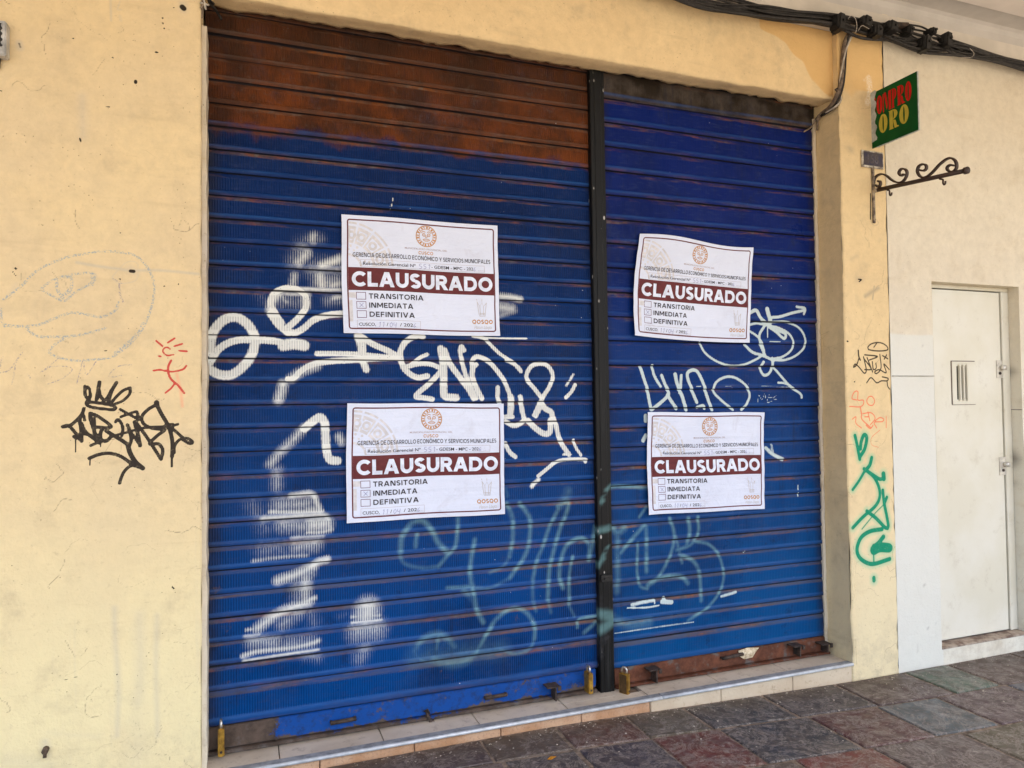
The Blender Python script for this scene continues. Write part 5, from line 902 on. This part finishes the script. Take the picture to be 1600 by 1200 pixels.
for k in range(9):      # loose ends and sagging strands
    u = random.uniform(1290, 1530); v = np.interp(u, [q[0] for q in base], [q[1] for q in base]); l = random.uniform(14, 60); b = MB(); sg_ = random.uniform(3, 12)*random.choice((1, 1, -.6))
    b.tube([onY(*p) for p in catmull([(u, v, -.07), (u+l*.4, v+l*.08+sg_, -.085), (u+l*.8, v+l*.16+sg_*.8, -.08), (u+l, v+l*.22+sg_*.2, -.07)], 5)], random.choice([.0022, .003, .004]), 6); b.build('cable', M_cable, cb, True)
# drop cables down the pillar corner
dc = empty('drop_cable', (3.05, -.02, 3.0), 'grimy grey cables hanging from the bundle down the pillar corner into the shutter', 'cables')
for k, (q, r_, m) in enumerate(((([(1336, 46, -.06), (1327, 53, -.035), (1320, 68, -.02), (1317.5, 90, -.016), (1316, 112, -.015), (1313, 134, -.012), (1306, 153, .0), (1297, 168, .05), (1285, 178, .12), (1276, 188, .16)]), .0135, M_conduit), ([(1330, 50, -.06), (1323.5, 66, -.03), (1321, 90, -.025), (1319.5, 115, -.024), (1316, 138, -.02), (1309, 157, -.008), (1299, 171, .04), (1283, 181, .11)], .007, M_cable), ([(1332, 54, -.05), (1322, 78, -.03), (1315, 110, -.02), (1311, 140, -.01), (1314, 156, -.012), (1306, 166, .0), (1290, 176, .06)], .005, M_wire), ([(1283, 176, .10), (1276, 186, .14), (1268, 198, .155), (1256, 206, .158)], .0045, M_conduit), ([(1279, 180, .12), (1277.5, 192, .14), (1277, 204, .15)], .006, M_conduit), ([(1309, 138, -.018), (1305, 140, -.02), (1308, 143, -.02)], .004, M_rustd))):
    b = MB(); b.tube([onY(*p) for p in catmull(q, 4)], r_, 8); b.build('cable', m, dc, True)
wt = empty('wire_tangle', (-.15, -.01, 3.15), 'small tangle of dusty wires at the top left corner of the left shutter', 'wires')
for q, r_, m in (([(313, 4, -.01), (319, 6, -.01), (326, 8, 0)], .004, M_wire), ([(313.5, 13, -.005), (317, 8, -.01), (319, 3, -.01)], .004, M_conduit), ([(318.5, 0, -.01), (320, 8, -.01), (321.5, 15, .0)], .004, M_wire), ([(314.5, 28, .02), (315.5, 16, .01), (317, 8, 0), (318, -8, 0)], .006, M_conduit), ([(326, 2, .05), (334, 12, .08), (341, 22, .14), (346, 30, .16)], .006, M_cable), ([(318, -6, .0), (324, -2, .02), (334, 6, .06)], .005, M_cable)):
    b = MB(); b.tube([onY(*p) for p in catmull(q, 3)], r_, 8); b.build('wire', m, wt, True)
# box at the left edge, bolt stub
eb = empty('electrical_box', (-.9, -.03, 2.75), 'grey metal box with a black front high on the left yellow wall', 'box')
p = onY(13, 38, -.02); q = onY(13, 92, -.02); b = MB(); x1 = p[0]; b.box(x1-.22, x1, -.045, 0, q[2], p[2], .004); b.build('case', simple('pale grey case', (.5, .49, .46), .5, .4, var=.3, scale=20), eb)
b = MB(); V = []; n = 16
for i in range(n): z_ = q[2]+.03+(p[2]-.012-q[2]-.03)*i/(n-1); e = x1-.015+.003*math.sin(i*1.7)+.003*random.random(); V += [(x1-.2, -.047, z_), (e, -.047, z_), (e, -.045, z_)]
b.add(V, [[3*i, 3*i+1, 3*i+4, 3*i+3] for i in range(n-1)]+[[3*i+1, 3*i+2, 3*i+5, 3*i+4] for i in range(n-1)]); b.build('front_patch', M_black, eb)
b = MB(); b.tube([(x1-.03, -.012, q[2]+.005), (x1-.034, -.012, q[2]-.035)], .008, 8); b.build('cable_stub', M_conduit, eb, True)
p = onY(72, 1170, 0); bl = MB(); bl.tube([(p[0], .004, p[2]), (p[0], -.02, p[2]-.002)], .011, 8); bl.tube([(p[0]+.001, -.018, p[2]), (p[0]+.002, -.028, p[2]-.02)], .006, 8)
tag(bl.build('wall_bolt', simple('rusted bolt', (.12, .085, .06), .7, .3, var=.5, scale=60), None, True), 'rusted bolt stub sticking out low on the left yellow wall', 'bolt')
